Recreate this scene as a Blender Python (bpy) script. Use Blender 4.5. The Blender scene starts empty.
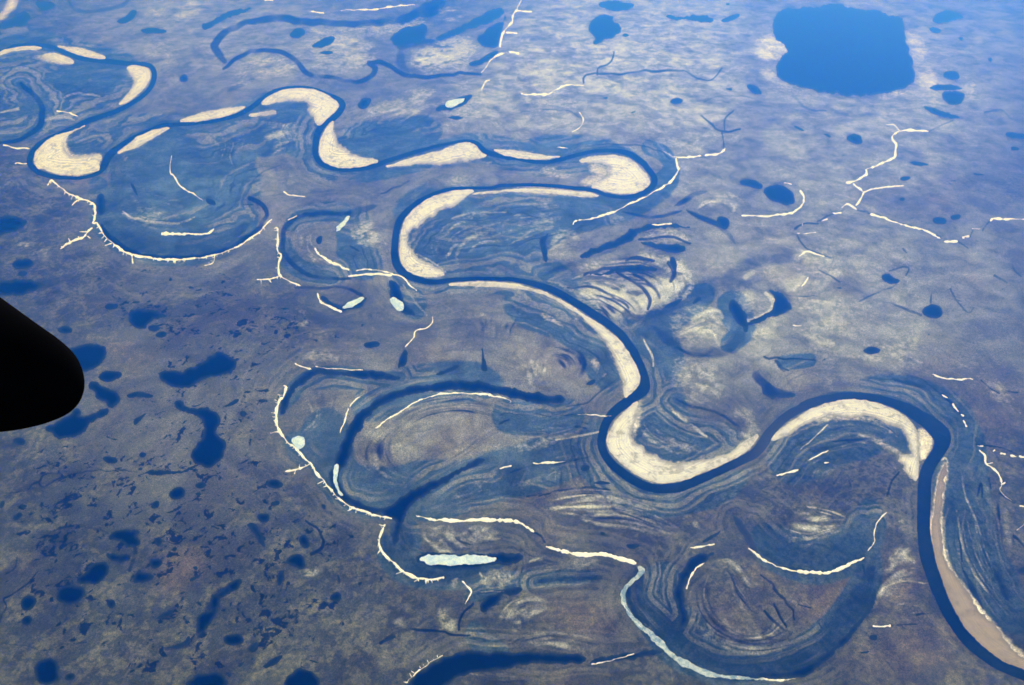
import bpy, math, random
import numpy as np
random.seed(7); rng = np.random.default_rng(7)
R = math.radians
scene = bpy.context.scene
col = scene.collection

# ---------------------------------------------------------------- survey data
# every outline was read off enlarged map sheets: "cr" picks the sheet (column,row),
# then x,y[,w] follow in sheet units; SHEET turns them into bearings that are cast on the ground.
ORX = (0, 250, 500, 764); ORY = (0, 165, 340, 510); K = 3.915

RIVER = ("00 -40,214,18 0,205,18 60,180,18 120,177,18 175,178,18 205,184,18 260,207,20 330,228,22 420,238,20 500,247,16 560,250,16 592,262,18 604,290,20 595,330,20 560,373,18 500,412,18 430,443,18 350,470,20 290,500,20 220,528,20 160,562,22 125,600,24 118,640,24 145,668,24 "
 "01 150,27,22 210,45,18 300,50,14 365,40,16 00 402,655,26 425,612,28 470,573,22 530,535,18 600,503,16 640,490,16 720,485,15 800,478,13 880,464,15 940,445,18 990,415,20 10 38,395,20 90,358,14 160,340,10 240,345,12 310,370,14 350,392,24 362,412,24 345,442,24 310,472,26 275,502,26 259,550,24 256,600,22 275,635,20 320,658,18 400,664,15 460,655,18 530,632,18 600,609,16 680,585,14 760,565,12 840,551,12 890,562,16 920,592,22 960,604,18 1010,618,16 "
 "20 60,619,15 130,632,16 200,632,16 280,612,16 360,593,15 440,588,16 500,598,20 545,625,22 575,655,22 597,683,22 21 603,48,24 600,78,24 570,103,22 535,118,18 480,125,14 420,117,14 370,99,14 290,89,14 200,81,14 100,77,12 0,80,12 11 950,88,12 880,91,12 800,92,14 730,110,18 660,145,22 610,185,24 582,225,26 568,290,28 566,350,30 578,395,32 612,428,32 660,448,28 720,457,22 800,449,18 900,444,15 1000,446,15 "
 "21 60,449,18 150,468,22 230,500,26 290,535,28 350,572,30 410,612,32 460,650,34 22 482,-10,38 520,45,36 548,95,32 566,145,34 564,185,48 535,213,46 492,245,42 450,277,40 418,320,36 400,375,34 400,420,34 422,465,34 470,512,34 530,552,34 590,576,34 660,580,36 720,569,36 800,537,34 880,502,32 950,468,34 1005,435,40 32 10,380,44 32,350,40 75,308,38 140,266,36 220,236,32 300,221,30 370,218,28 450,230,30 530,255,38 600,292,52 660,335,72 695,375,76 695,410,66 675,450,56 648,490,54 632,540,52 628,600,54 626,680,54 "
 "33 625,60,54 632,140,52 648,205,54 672,275,58 702,345,60 738,415,62 785,485,58 835,538,52 885,580,48 945,615,44 1005,640,44 1060,662,44 1160,690,44")

SANDBARS = [
 "00 -30,85 0,58 20,35 35,5 45,-25 85,-25 74,0 60,25 35,55 0,88",
 "00 -30,215 0,198 50,188 110,182 165,184 160,193 90,193 40,203 0,214 -30,228",
 "00 215,178 250,182 310,188 370,205 425,228 370,229 310,216 260,195",
 "00 160,225 170,215 210,208 260,222 290,240 283,250 230,247 195,237",
 "00 490,260 540,258 578,263 590,290 575,330 540,370 495,402 460,412 480,390 512,355 526,312 515,285",
 "00 345,486 300,507 250,522 205,535 162,570 137,602 134,635 148,662 01 165,8 195,28 260,38 330,36 382,22 00 392,650 380,645 400,615 385,602 340,610 290,615 258,592 248,565 265,528 300,505",
 "00 452,604 490,570 540,535 600,509 668,496 640,513 590,543 540,573 495,588",
 "00 697,475 740,457 800,437 880,426 968,413 938,433 880,455 800,470 740,476",
 "10 -12,450 50,437 108,441 95,449 10,456",
 "10 38,410 70,378 130,350 200,344 260,352 310,378 345,400 345,420 325,445 298,468 275,492 258,488 246,450 222,425 250,425 232,398 180,387 130,394 80,405",
 "10 330,465 305,493 278,540 270,600 287,632 330,653 400,657 460,648 512,630 470,620 410,610 360,585 330,545 322,505",
 "10 520,653 580,638 660,610 740,592 800,568 850,557 885,568 900,592 935,612 850,623 760,640 680,635 600,650",
 "10 945,583 985,584 20 20,588 60,590 130,601 205,614 245,610 180,624 100,622 40,610 10,606",
 "20 300,632 352,613 430,605 500,617 540,645 570,685 21 568,28 588,60 585,80 545,103 500,113 430,108 385,94 352,86 400,60 432,40 418,15 20 440,665 415,643 360,633",
 "11 860,116 900,103 1000,98 21 100,92 200,93 290,101 350,109 398,122 330,121 230,113 120,104 10,103 11 920,112",
 "11 885,98 820,99 765,107 700,132 642,172 602,217 592,270 586,340 594,390 622,418 680,435 750,436 765,428 730,400 680,375 640,345 612,310 615,270 640,240 700,205 760,175 810,145 850,120",
 "11 765,468 820,459 900,456 1000,461 21 60,465 140,485 210,512 270,547 330,588 400,630 440,663 22 470,0 510,60 537,110 550,150 540,182 505,212 490,228 486,200 475,140 455,80 430,30 405,-10 21 380,648 350,622 310,582 250,545 180,508 100,486 0,476 11 900,473 830,472",
 "22 542,235 518,255 480,287 443,330 422,370 416,402 433,440 483,490 542,530 602,556 660,560 730,545 800,515 880,480 945,450 990,412 1015,365 985,380 950,402 900,440 850,457 780,476 700,485 640,475 580,445 530,415 512,380 520,340 532,290",
 "32 25,388 62,350 112,315 182,270 250,243 330,233 410,238 480,258 545,292 590,335 608,390 606,450 601,560 570,530 545,490 537,452 560,447 588,465 583,420 560,370 510,330 440,305 380,297 300,292 230,302 170,330 100,365 40,395",
 "32 668,665 674,600 687,530 710,475 713,500 702,560 692,660 33 690,100 705,180 740,250 800,330 850,400 910,470 960,530 1020,580 1100,620 1100,655 1020,622 960,600 897,566 845,520 790,460 740,385 708,300 680,215 662,140 655,60",
]

# (name, label, outline)
LAKES = [
 ("lake", "largest lake, broad deep blue water with a scalloped shore and pale beaches", "30 45,50 100,28 160,40 240,20 300,22 380,42 430,35 470,62 530,65 560,105 550,160 570,200 580,270 600,320 530,350 440,375 350,380 250,370 180,350 110,335 50,310 48,270 68,225 96,202 70,175 40,140 30,110 40,80"),
 ("lake", "blue lake with ragged shore north of the pale scroll plain", "20 345,115 360,75 390,62 450,62 430,85 465,100 478,125 440,150 420,160 390,175 360,175 375,150 350,130"),
 ("lake", "tiny round pond beside the ragged blue lake", "20 475,140 490,130 510,140 490,150"),
 ("lake", "shallow lake cut by the upper edge of the view", "20 385,25 395,5 450,8 530,15 520,40 460,50 420,38"),
 ("lake", "long narrow blue lake between two dry patches", "20 640,62 700,63 760,60 830,70 832,92 740,88 665,78"),
 ("lake", "", "20 860,80 900,65 940,55 930,75 880,92"),
 ("lake", "", "20 880,15 905,14 892,26"),
 ("lake", "", "20 660,400 680,385 720,390 715,410 675,412"),
 ("lake", "", "20 395,385 425,378 420,392"), ("lake", "", "20 505,445 540,432 520,448"), ("lake", "", "20 875,350 912,347 905,360"), ("lake", "", "20 960,335 990,332 1022,352 1025,378 985,366"),
 ("lake", "", "30 650,85 690,45 730,42 790,70 740,80 700,98"), ("lake", "", "30 640,115 665,105 700,122 670,135"),
 ("lake", "", "30 700,285 735,278 765,290 765,315 705,312"), ("lake", "", "30 690,365 730,358 790,365 785,400 745,415 710,405"),
 ("lake", "", "30 645,345 690,332 780,342 770,355 660,355"), ("lake", "", "30 615,412 660,420 720,445 775,460 760,470 690,462 640,440"),
 ("lake", "", "30 315,545 340,525 380,530 390,570 350,568"), ("lake", "", "30 960,580 985,577 1003,590 970,597"), ("lake", "", "30 940,525 970,515 1030,535 1030,550 960,545"),
 ("lake", "", "30 560,637 600,630 655,650 605,652"), ("lake", "", "30 755,147 780,145 775,167"), ("lake", "", "30 870,230 895,225 890,250"), ("lake", "", "30 110,490 150,505 162,520 128,512"), ("lake", "", "30 225,525 260,530 262,546"),
 ("lake", "bright blue lake half ringed by a curved snowdrift", "31 -5,95 30,82 75,80 120,110 125,150 95,160 40,150 0,125"),
 ("lake", "", "21 930,70 960,55 1018,68 1030,85 1015,98 980,90"),
 ("lake", "", "31 525,55 570,45 575,55 545,68"), ("lake", "", "31 530,130 550,128 550,145 530,142"), ("lake", "", "31 655,220 670,205 715,212 715,235 670,235"), ("lake", "", "31 725,200 770,193 770,212 735,220"),
 ("lake", "irregular blue lake on the eastern tundra with a thin outlet", "31 455,440 480,425 510,445 540,455 520,468 475,465"),
 ("lake", "round blue lake with a pointed inlet on the eastern tundra", "31 615,570 650,540 690,555 705,580 690,602 650,603 620,590"),
 ("lake", "", "31 280,482 305,480 300,490"), ("lake", "", "31 812,32 880,40 830,46"),
 ("oxbow_lake", "crescent oxbow lake round a pale island of scroll bars", "pp 766,289 778,292 790,302 793,311 783,315 768,320 752,325 746,324 758,318 769,312 774,303 772,296"),
 ("oxbow_lake", "fat dark blue oxbow segment facing the crescent oxbow", "21 890,530 920,525 955,560 972,610 968,660 945,635 920,610 895,570"),
 ("lake", "small blue lake below the pale rim of the eastern tundra", "32 380,42 420,25 460,40 440,62 400,60"),
 # upper left
 ("lake", "", "10 540,150 580,120 640,100 690,95 700,130 680,165 620,185 560,180"),
 ("lake", "broad slanting blue water in the upper meander belt", "10 715,152 780,120 850,95 910,60 960,35 995,35 1000,60 960,85 900,100 850,120 790,140 740,165"),
 ("lake", "", "10 890,140 940,110 1010,75 20 18,40 15,75 4,120 10 975,180 950,190 910,180 890,160"),
 ("lake", "", "10 850,252 900,230 970,195 980,210 930,245 880,263"),
 ("lake", "", "10 145,140 180,110 215,115 215,140 180,155"), ("lake", "", "10 230,185 280,150 335,140 320,175 270,192"), ("lake", "", "10 420,410 450,385 480,390 460,425 430,430"), ("lake", "", "10 265,207 310,200 330,207 300,216"),
 ("oxbow_lake", "small dark oxbow pond carrying a sheet of pale ice", "10 715,436 780,402 840,375 885,372 845,412 785,432"),
 ("lake", "", "10 765,460 810,455 845,466 800,473"),
 ("lake", "", "00 455,80 500,65 520,35 540,45 515,80 480,100 455,92"), ("lake", "", "00 545,118 590,105 630,112 660,125 620,135 560,130"), ("lake", "", "00 790,100 840,75 900,50 990,25 990,40 920,65 850,90 810,118"),
 ("lake", "", "00 703,302 720,292 735,300 735,322 705,325"), ("lake", "", "00 -10,100 40,70 100,45 120,60 115,100 50,110 0,118"), ("lake", "", "00 140,5 215,10 215,35 170,45 145,25"),
 ("oxbow_lake", "", "01 380,115 408,110 412,150 408,190 385,205 378,160"), ("lake", "", "01 800,130 840,135 850,160 815,155"), ("lake", "", "01 928,158 980,150 1018,158"), ("lake", "", "01 508,68 525,80 545,125 528,112"),
 # western tundra
 ("lake", "oval dark blue lake above the wing near the hooked bank", "01 -20,215 0,208 50,200 95,215 112,235 80,255 40,262 0,280 -20,285"),
 ("lake", "", "01 45,390 60,372 110,368 135,380 130,405 85,412 55,405"), ("lake", "", "01 70,422 95,416 112,425 95,438 75,436"),
 ("lake", "long oval lake just above the black wing", "01 -30,470 0,462 60,452 150,455 168,475 140,495 80,515 20,508 -30,512"),
 ("lake", "", "01 220,645 250,632 285,640 285,660 240,665"), ("lake", "", "01 405,555 435,543 465,545 460,565 425,572"), ("lake", "", "01 505,570 560,562 640,578 672,602 600,605 578,625 565,648 520,640 510,612"), ("lake", "", "01 577,640 600,628 625,635 625,652 592,655"), ("lake", "", "01 605,665 640,652 658,665 642,682 612,680"),
 ("lake", "blue lake partly hidden behind the black wingtip", "02 240,45 280,35 330,20 400,18 418,50 410,85 375,115 335,130 290,100"),
 ("lake", "", "02 385,145 405,125 450,120 482,135 465,160 420,170 390,160"),
 ("lake", "", "02 345,170 375,165 400,185 450,200 475,230 465,255 440,272 415,260 410,240 370,235 375,200 350,190"),
 ("lake", "sprawling dark lake under the rounded wingtip", "02 172,345 240,315 290,280 310,272 315,290 300,305 350,298 420,268 425,290 390,315 350,325 345,350 300,378 260,392 215,390 200,365"),
 ("lake", "dumbbell shaped blue lake on the western tundra", "02 615,128 640,115 670,125 710,130 760,105 800,85 820,60 860,46 905,60 930,95 915,135 860,145 800,150 760,180 715,200 680,180 640,172 622,150"),
 ("lake", "", "02 490,215 540,205 600,215 600,230 540,228 495,232"),
 ("lake", "tall curving lake with a round southern basin below the dumbbell lake", "02 685,240 720,242 715,262 740,265 800,270 850,285 865,320 850,350 855,385 890,410 875,460 850,490 820,503 775,495 750,460 755,420 790,400 805,370 800,320 770,297 710,290 690,268"),
 ("lake", "", "02 50,390 75,382 100,395 95,415 60,415"), ("lake", "", "02 395,462 440,458 470,480 420,490"), ("lake", "", "02 545,445 575,443 572,463 548,465"), ("lake", "", "02 660,600 690,577 720,582 728,605 700,628 665,622"), ("lake", "", "02 760,570 800,558 815,575 780,590"), ("lake", "", "02 760,605 790,598 782,620"), ("lake", "", "02 590,645 625,628 625,660 595,668"), ("lake", "", "02 935,285 955,278 972,295 945,306"), ("lake", "", "02 520,320 545,300 580,285 560,305 530,342"), ("lake", "", "02 875,265 905,245 940,230 930,250 890,268"), ("lake", "", "02 0,640 20,630 22,655 0,668"), ("lake", "", "02 75,650 115,648 95,668"), ("lake", "", "02 550,522 600,515 650,517 720,515 755,492 765,505 720,525 660,532 560,531"),
 ("lake", "", "03 48,35 80,10 92,25 65,48"), ("lake", "", "03 425,105 480,70 560,85 530,105 550,125 545,150 495,152 470,125 430,120"), ("lake", "", "03 415,170 470,175 515,180 505,205 440,208 420,190"),
 ("lake", "", "03 302,278 340,250 350,225 380,210 425,205 425,260 390,295 340,300 310,292"),
 ("lake", "rounded dark lake beside a chain of ponds on the western tundra", "03 220,335 240,305 290,295 330,305 335,335 305,365 265,378 230,365"),
 ("lake", "", "03 80,360 110,338 145,345 145,375 120,400 85,395"), ("lake", "", "03 85,430 110,415 132,430 120,458 90,455"), ("lake", "", "03 515,295 545,230 557,250 600,252 605,275 560,290"), ("lake", "", "03 585,205 620,192 640,205 620,235 590,230"), ("lake", "", "03 600,115 625,108 640,125 625,150 610,140"), ("lake", "", "03 420,360 445,350 460,375 440,395 422,380"), ("lake", "", "03 170,240 205,235 195,248"), ("lake", "", "03 738,275 775,260 803,236 797,255 752,286"), ("lake", "", "03 750,225 775,222 772,245"), ("lake", "", "03 600,432 650,405 685,387 675,420 620,434"), ("lake", "", "03 695,365 728,340 716,360"), ("lake", "", "03 700,330 735,320 715,335"), ("lake", "", "03 870,515 890,492 950,490 952,528 900,540"),
 ("lake", "", "03 812,345 870,320 920,270 950,275 940,310 880,335 850,390 830,440 790,490 768,480 780,420 820,400"),
 ("lake", "", "03 130,620 160,590 210,580 235,620 235,680 150,690"), ("lake", "", "03 255,655 290,640 298,665 265,675"),
 ("lake", "rounded lake cut by the lower edge of the view on the dark tundra", "03 715,705 760,652 820,638 880,650 900,705"),
 ("lake", "", "03 930,610 965,590 942,622"), ("lake", "", "03 640,545 720,525 740,490 747,520 705,550"), ("lake", "", "03 885,650 910,638 902,665"), ("lake", "", "03 970,545 1005,515 1012,535 985,560"),
 ("lake", "", "03 960,60 1000,48 13 45,95 62,125 62,146 45,143 30,112 0,78"), ("lake", "", "13 20,20 80,15 75,48 50,55"), ("lake", "", "13 188,112 210,95 230,110 235,150 205,155"), ("lake", "", "13 130,205 180,170 215,185 215,240 170,225"), ("lake", "", "13 105,262 130,230 135,270 112,310"), ("lake", "", "13 310,345 340,320 362,340 350,365 320,360"), ("lake", "", "13 338,250 355,270 350,300"),
 ("lake", "dark lake at the lower edge beyond the last tundra ponds", "13 130,705 140,650 190,622 250,640 285,705"), ("lake", "", "13 0,540 30,520 35,550 2,565"), ("lake", "", "13 45,615 100,580 132,572 110,605 60,627"),
 ("lake", "", "13 512,522 570,490 572,505 530,526"), ("lake", "", "12 60,562 90,545 130,560 130,580 70,585"), ("lake", "", "12 80,640 110,628 120,645 85,655"), ("lake", "", "12 275,642 300,650 290,670"), ("lake", "", "12 445,15 500,8 512,28 450,35"),
 # floodplain oxbows
 ("oxbow_lake", "slim dark oxbow along the inner edge of the snowy western bluff", "12 590,152 580,140 500,120 430,118 370,122 330,122 280,112 240,118 205,138 165,172 135,215 118,255 118,285 138,290 145,250 165,210 205,165 250,135 300,130 360,138 400,148 500,152 560,155"),
 ("oxbow_lake", "longest oxbow lake, a wide dark blue arc with a strip of ice", "22 258,225 200,220 130,205 60,190 0,180 12 940,168 860,160 760,162 670,178 590,190 530,212 460,255 410,300 380,350 358,400 345,450 318,505 310,550 325,600 370,635 430,665 480,682 13 515,0 525,30 570,28 555,80 553,130 570,140 595,70 610,20 12 605,672 625,655 680,610 740,575 800,535 860,500 925,472 920,462 890,466 840,490 780,525 710,562 650,580 600,600 560,645 530,662 490,662 440,640 380,605 350,570 345,540 355,505 385,460 400,415 420,365 450,315 490,270 540,240 610,215 690,200 760,195 860,197 940,205 22 -5,210 60,228 130,242 200,250 250,250"),
 ("oxbow_lake", "dark water around the long white ice sheet", "13 645,188 680,168 800,176 960,172 23 20,174 70,170 96,184 75,206 0,215 13 960,212 900,228 800,238 700,228 650,210"),
 ("oxbow_lake", "wide dark channel curving in from the lower edge of the view", "13 600,705 640,662 680,625 740,585 810,562 880,552 960,560 23 60,560 160,562 250,568 325,575 345,590 320,603 250,606 130,602 60,612 0,625 13 940,632 860,640 800,665 740,705"),
 ("oxbow_lake", "", "23 345,600 420,574 530,562 620,548 645,562 560,578 480,588 400,605 350,612"),
 ("oxbow_lake", "bold dark crescent hugging the scrolled island in the lower bend", "23 742,190 790,170 842,166 822,187 782,217 750,250 728,292 716,340 724,390 740,420 735,440 710,458 695,465 708,430 692,390 678,350 684,308 705,258 722,220"),
 ("oxbow_lake", "", "23 783,132 830,100 872,76 852,102 812,130"),
 ("oxbow_lake", "dark straight slough entering the snow lined bend", "23 912,30 925,30 950,42 975,95 1005,145 1022,180 1000,175 965,130 940,85"),
 ("oxbow_lake", "", "23 500,290 515,305 508,345 525,385 565,430 595,465 560,450 520,415 500,370 492,330"),
 ("oxbow_lake", "dark curved water on the outer edge of the grassy lower loop", "23 880,635 960,648 33 20,640 90,632 160,605 230,570 300,515 355,455 400,390 425,335 435,305 440,330 425,375 395,425 340,500 290,550 230,605 170,650 90,658 10,652 23 960,662 900,655"),
 ("oxbow_lake", "", "13 903,375 930,345 975,328 23 0,320 60,302 92,310 70,326 0,334 13 985,340 968,365 935,392 905,400"),
 ("oxbow_lake", "", "23 0,178 70,172 96,185 70,208 0,216 13 1000,200 985,190"),
 ("lake", "", "22 330,182 350,162 380,155 366,180"), ("lake", "", "22 313,500 335,487 355,500 340,515 318,512"), ("lake", "", "22 350,560 400,550 442,562 400,569"), ("lake", "", "23 390,92 412,92 415,102 395,104"), ("lake", "", "23 485,142 520,133 555,145 515,160"),
 ("lake", "", "12 572,118 590,60 615,32 617,100 592,108"), ("lake", "", "12 905,20 922,100 937,127 900,127 912,80"), ("lake", "", "12 720,137 770,112 820,97 812,112 750,137"),
 ("oxbow_lake", "", "32 488,148 540,153 602,170 632,186 590,183 530,168"), ("lake", "", "32 -5,160 30,175 60,208 120,208 125,228 100,232 -10,222"),
 ("oxbow_lake", "", "21 160,285 197,258 180,300 188,340 182,392 165,340 155,305"),
 ("oxbow_lake", "slanting blue channel above the pale scroll plain", "21 305,358 350,335 420,310 470,288 505,255 560,238 640,234 700,238 760,250 700,247 580,252 530,272 522,302 450,322 380,352 330,372"),
 ("oxbow_lake", "", "21 535,302 600,308 640,318 700,312 728,330 700,347 660,342 590,320"), ("oxbow_lake", "", "21 325,432 420,420 450,405 500,398 560,402 612,405 600,420 480,420 400,437"),
 ("lake", "", "21 640,555 680,530 725,518 690,552 650,562"), ("lake", "", "21 750,542 780,510 792,525 760,546"), ("lake", "", "21 850,202 900,210 890,262 850,240"), ("lake", "", "21 665,360 692,370 692,432 665,390"),
 ("lake", "", "11 255,290 285,275 282,310 265,316"), ("oxbow_lake", "dark oxbow pond with slivers of ice and a snowy rim", "11 330,552 360,560 400,548 440,525 462,520 445,552 385,580 340,578 300,552 272,520 290,512"),
 ("oxbow_lake", "narrow wedge of blue water holding broken ice", "11 538,450 570,460 590,500 610,550 655,592 620,592 570,562 545,525 552,490"),
 ("lake", "", "11 385,310 420,330 432,342 395,325"), ("lake", "", "33 410,495 445,490 440,516 415,512"), ("lake", "", "33 980,242 1030,215 1030,252"), ("lake", "", "33 895,225 912,235 930,270 965,355 950,360 915,290"), ("lake", "", "33 780,240 795,245 815,290 865,390 835,350 800,295"), ("lake", "", "33 360,563 420,552 402,567"),
]

# (label, outline)
ICE = [
 ("longest pale ice sheet, cigar shaped, floating in a dark oxbow", "13 662,190 690,177 800,182 900,178 968,186 955,198 900,210 800,219 720,217 680,205"),
 ("round white ice disc lying against the snowy western bluff", "12 163,388 180,378 200,374 216,388 214,410 200,428 180,422 168,405"),
 ("pale blue ice strip filling the lower narrows of the longest oxbow", "12 328,490 346,485 343,520 340,555 355,590 368,612 350,605 333,580 325,545 325,515"),
 ("broken white ice plate stuck in a wedge of blue water", "11 543,525 565,516 580,532 600,540 602,572 575,572 558,550"),
 ("slim ice floe in the oxbow pond with the snowy rim", "11 358,562 400,532 445,516 452,530 412,556 372,567"),
 ("ragged pale blue ice along a faint upper oxbow arm", "11 278,272 320,260 352,228 385,195 398,205 370,238 330,270 288,285"),
 ("small bright ice floe in the slanting pond of the upper belt", "10 758,407 800,390 845,380 840,398 800,420 770,426"),
 ("long grey blue ribbon of river ice with a snowy outer edge", "23 535,220 575,238 550,262 520,290 495,312 486,345 498,380 520,415 560,450 600,480 650,530 690,570 750,602 810,632 880,650 33 0,655 0,668 23 880,664 810,655 750,632 690,598 640,552 590,505 540,462 500,415 478,370 472,335 485,305 510,280 540,248"),
]

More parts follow.
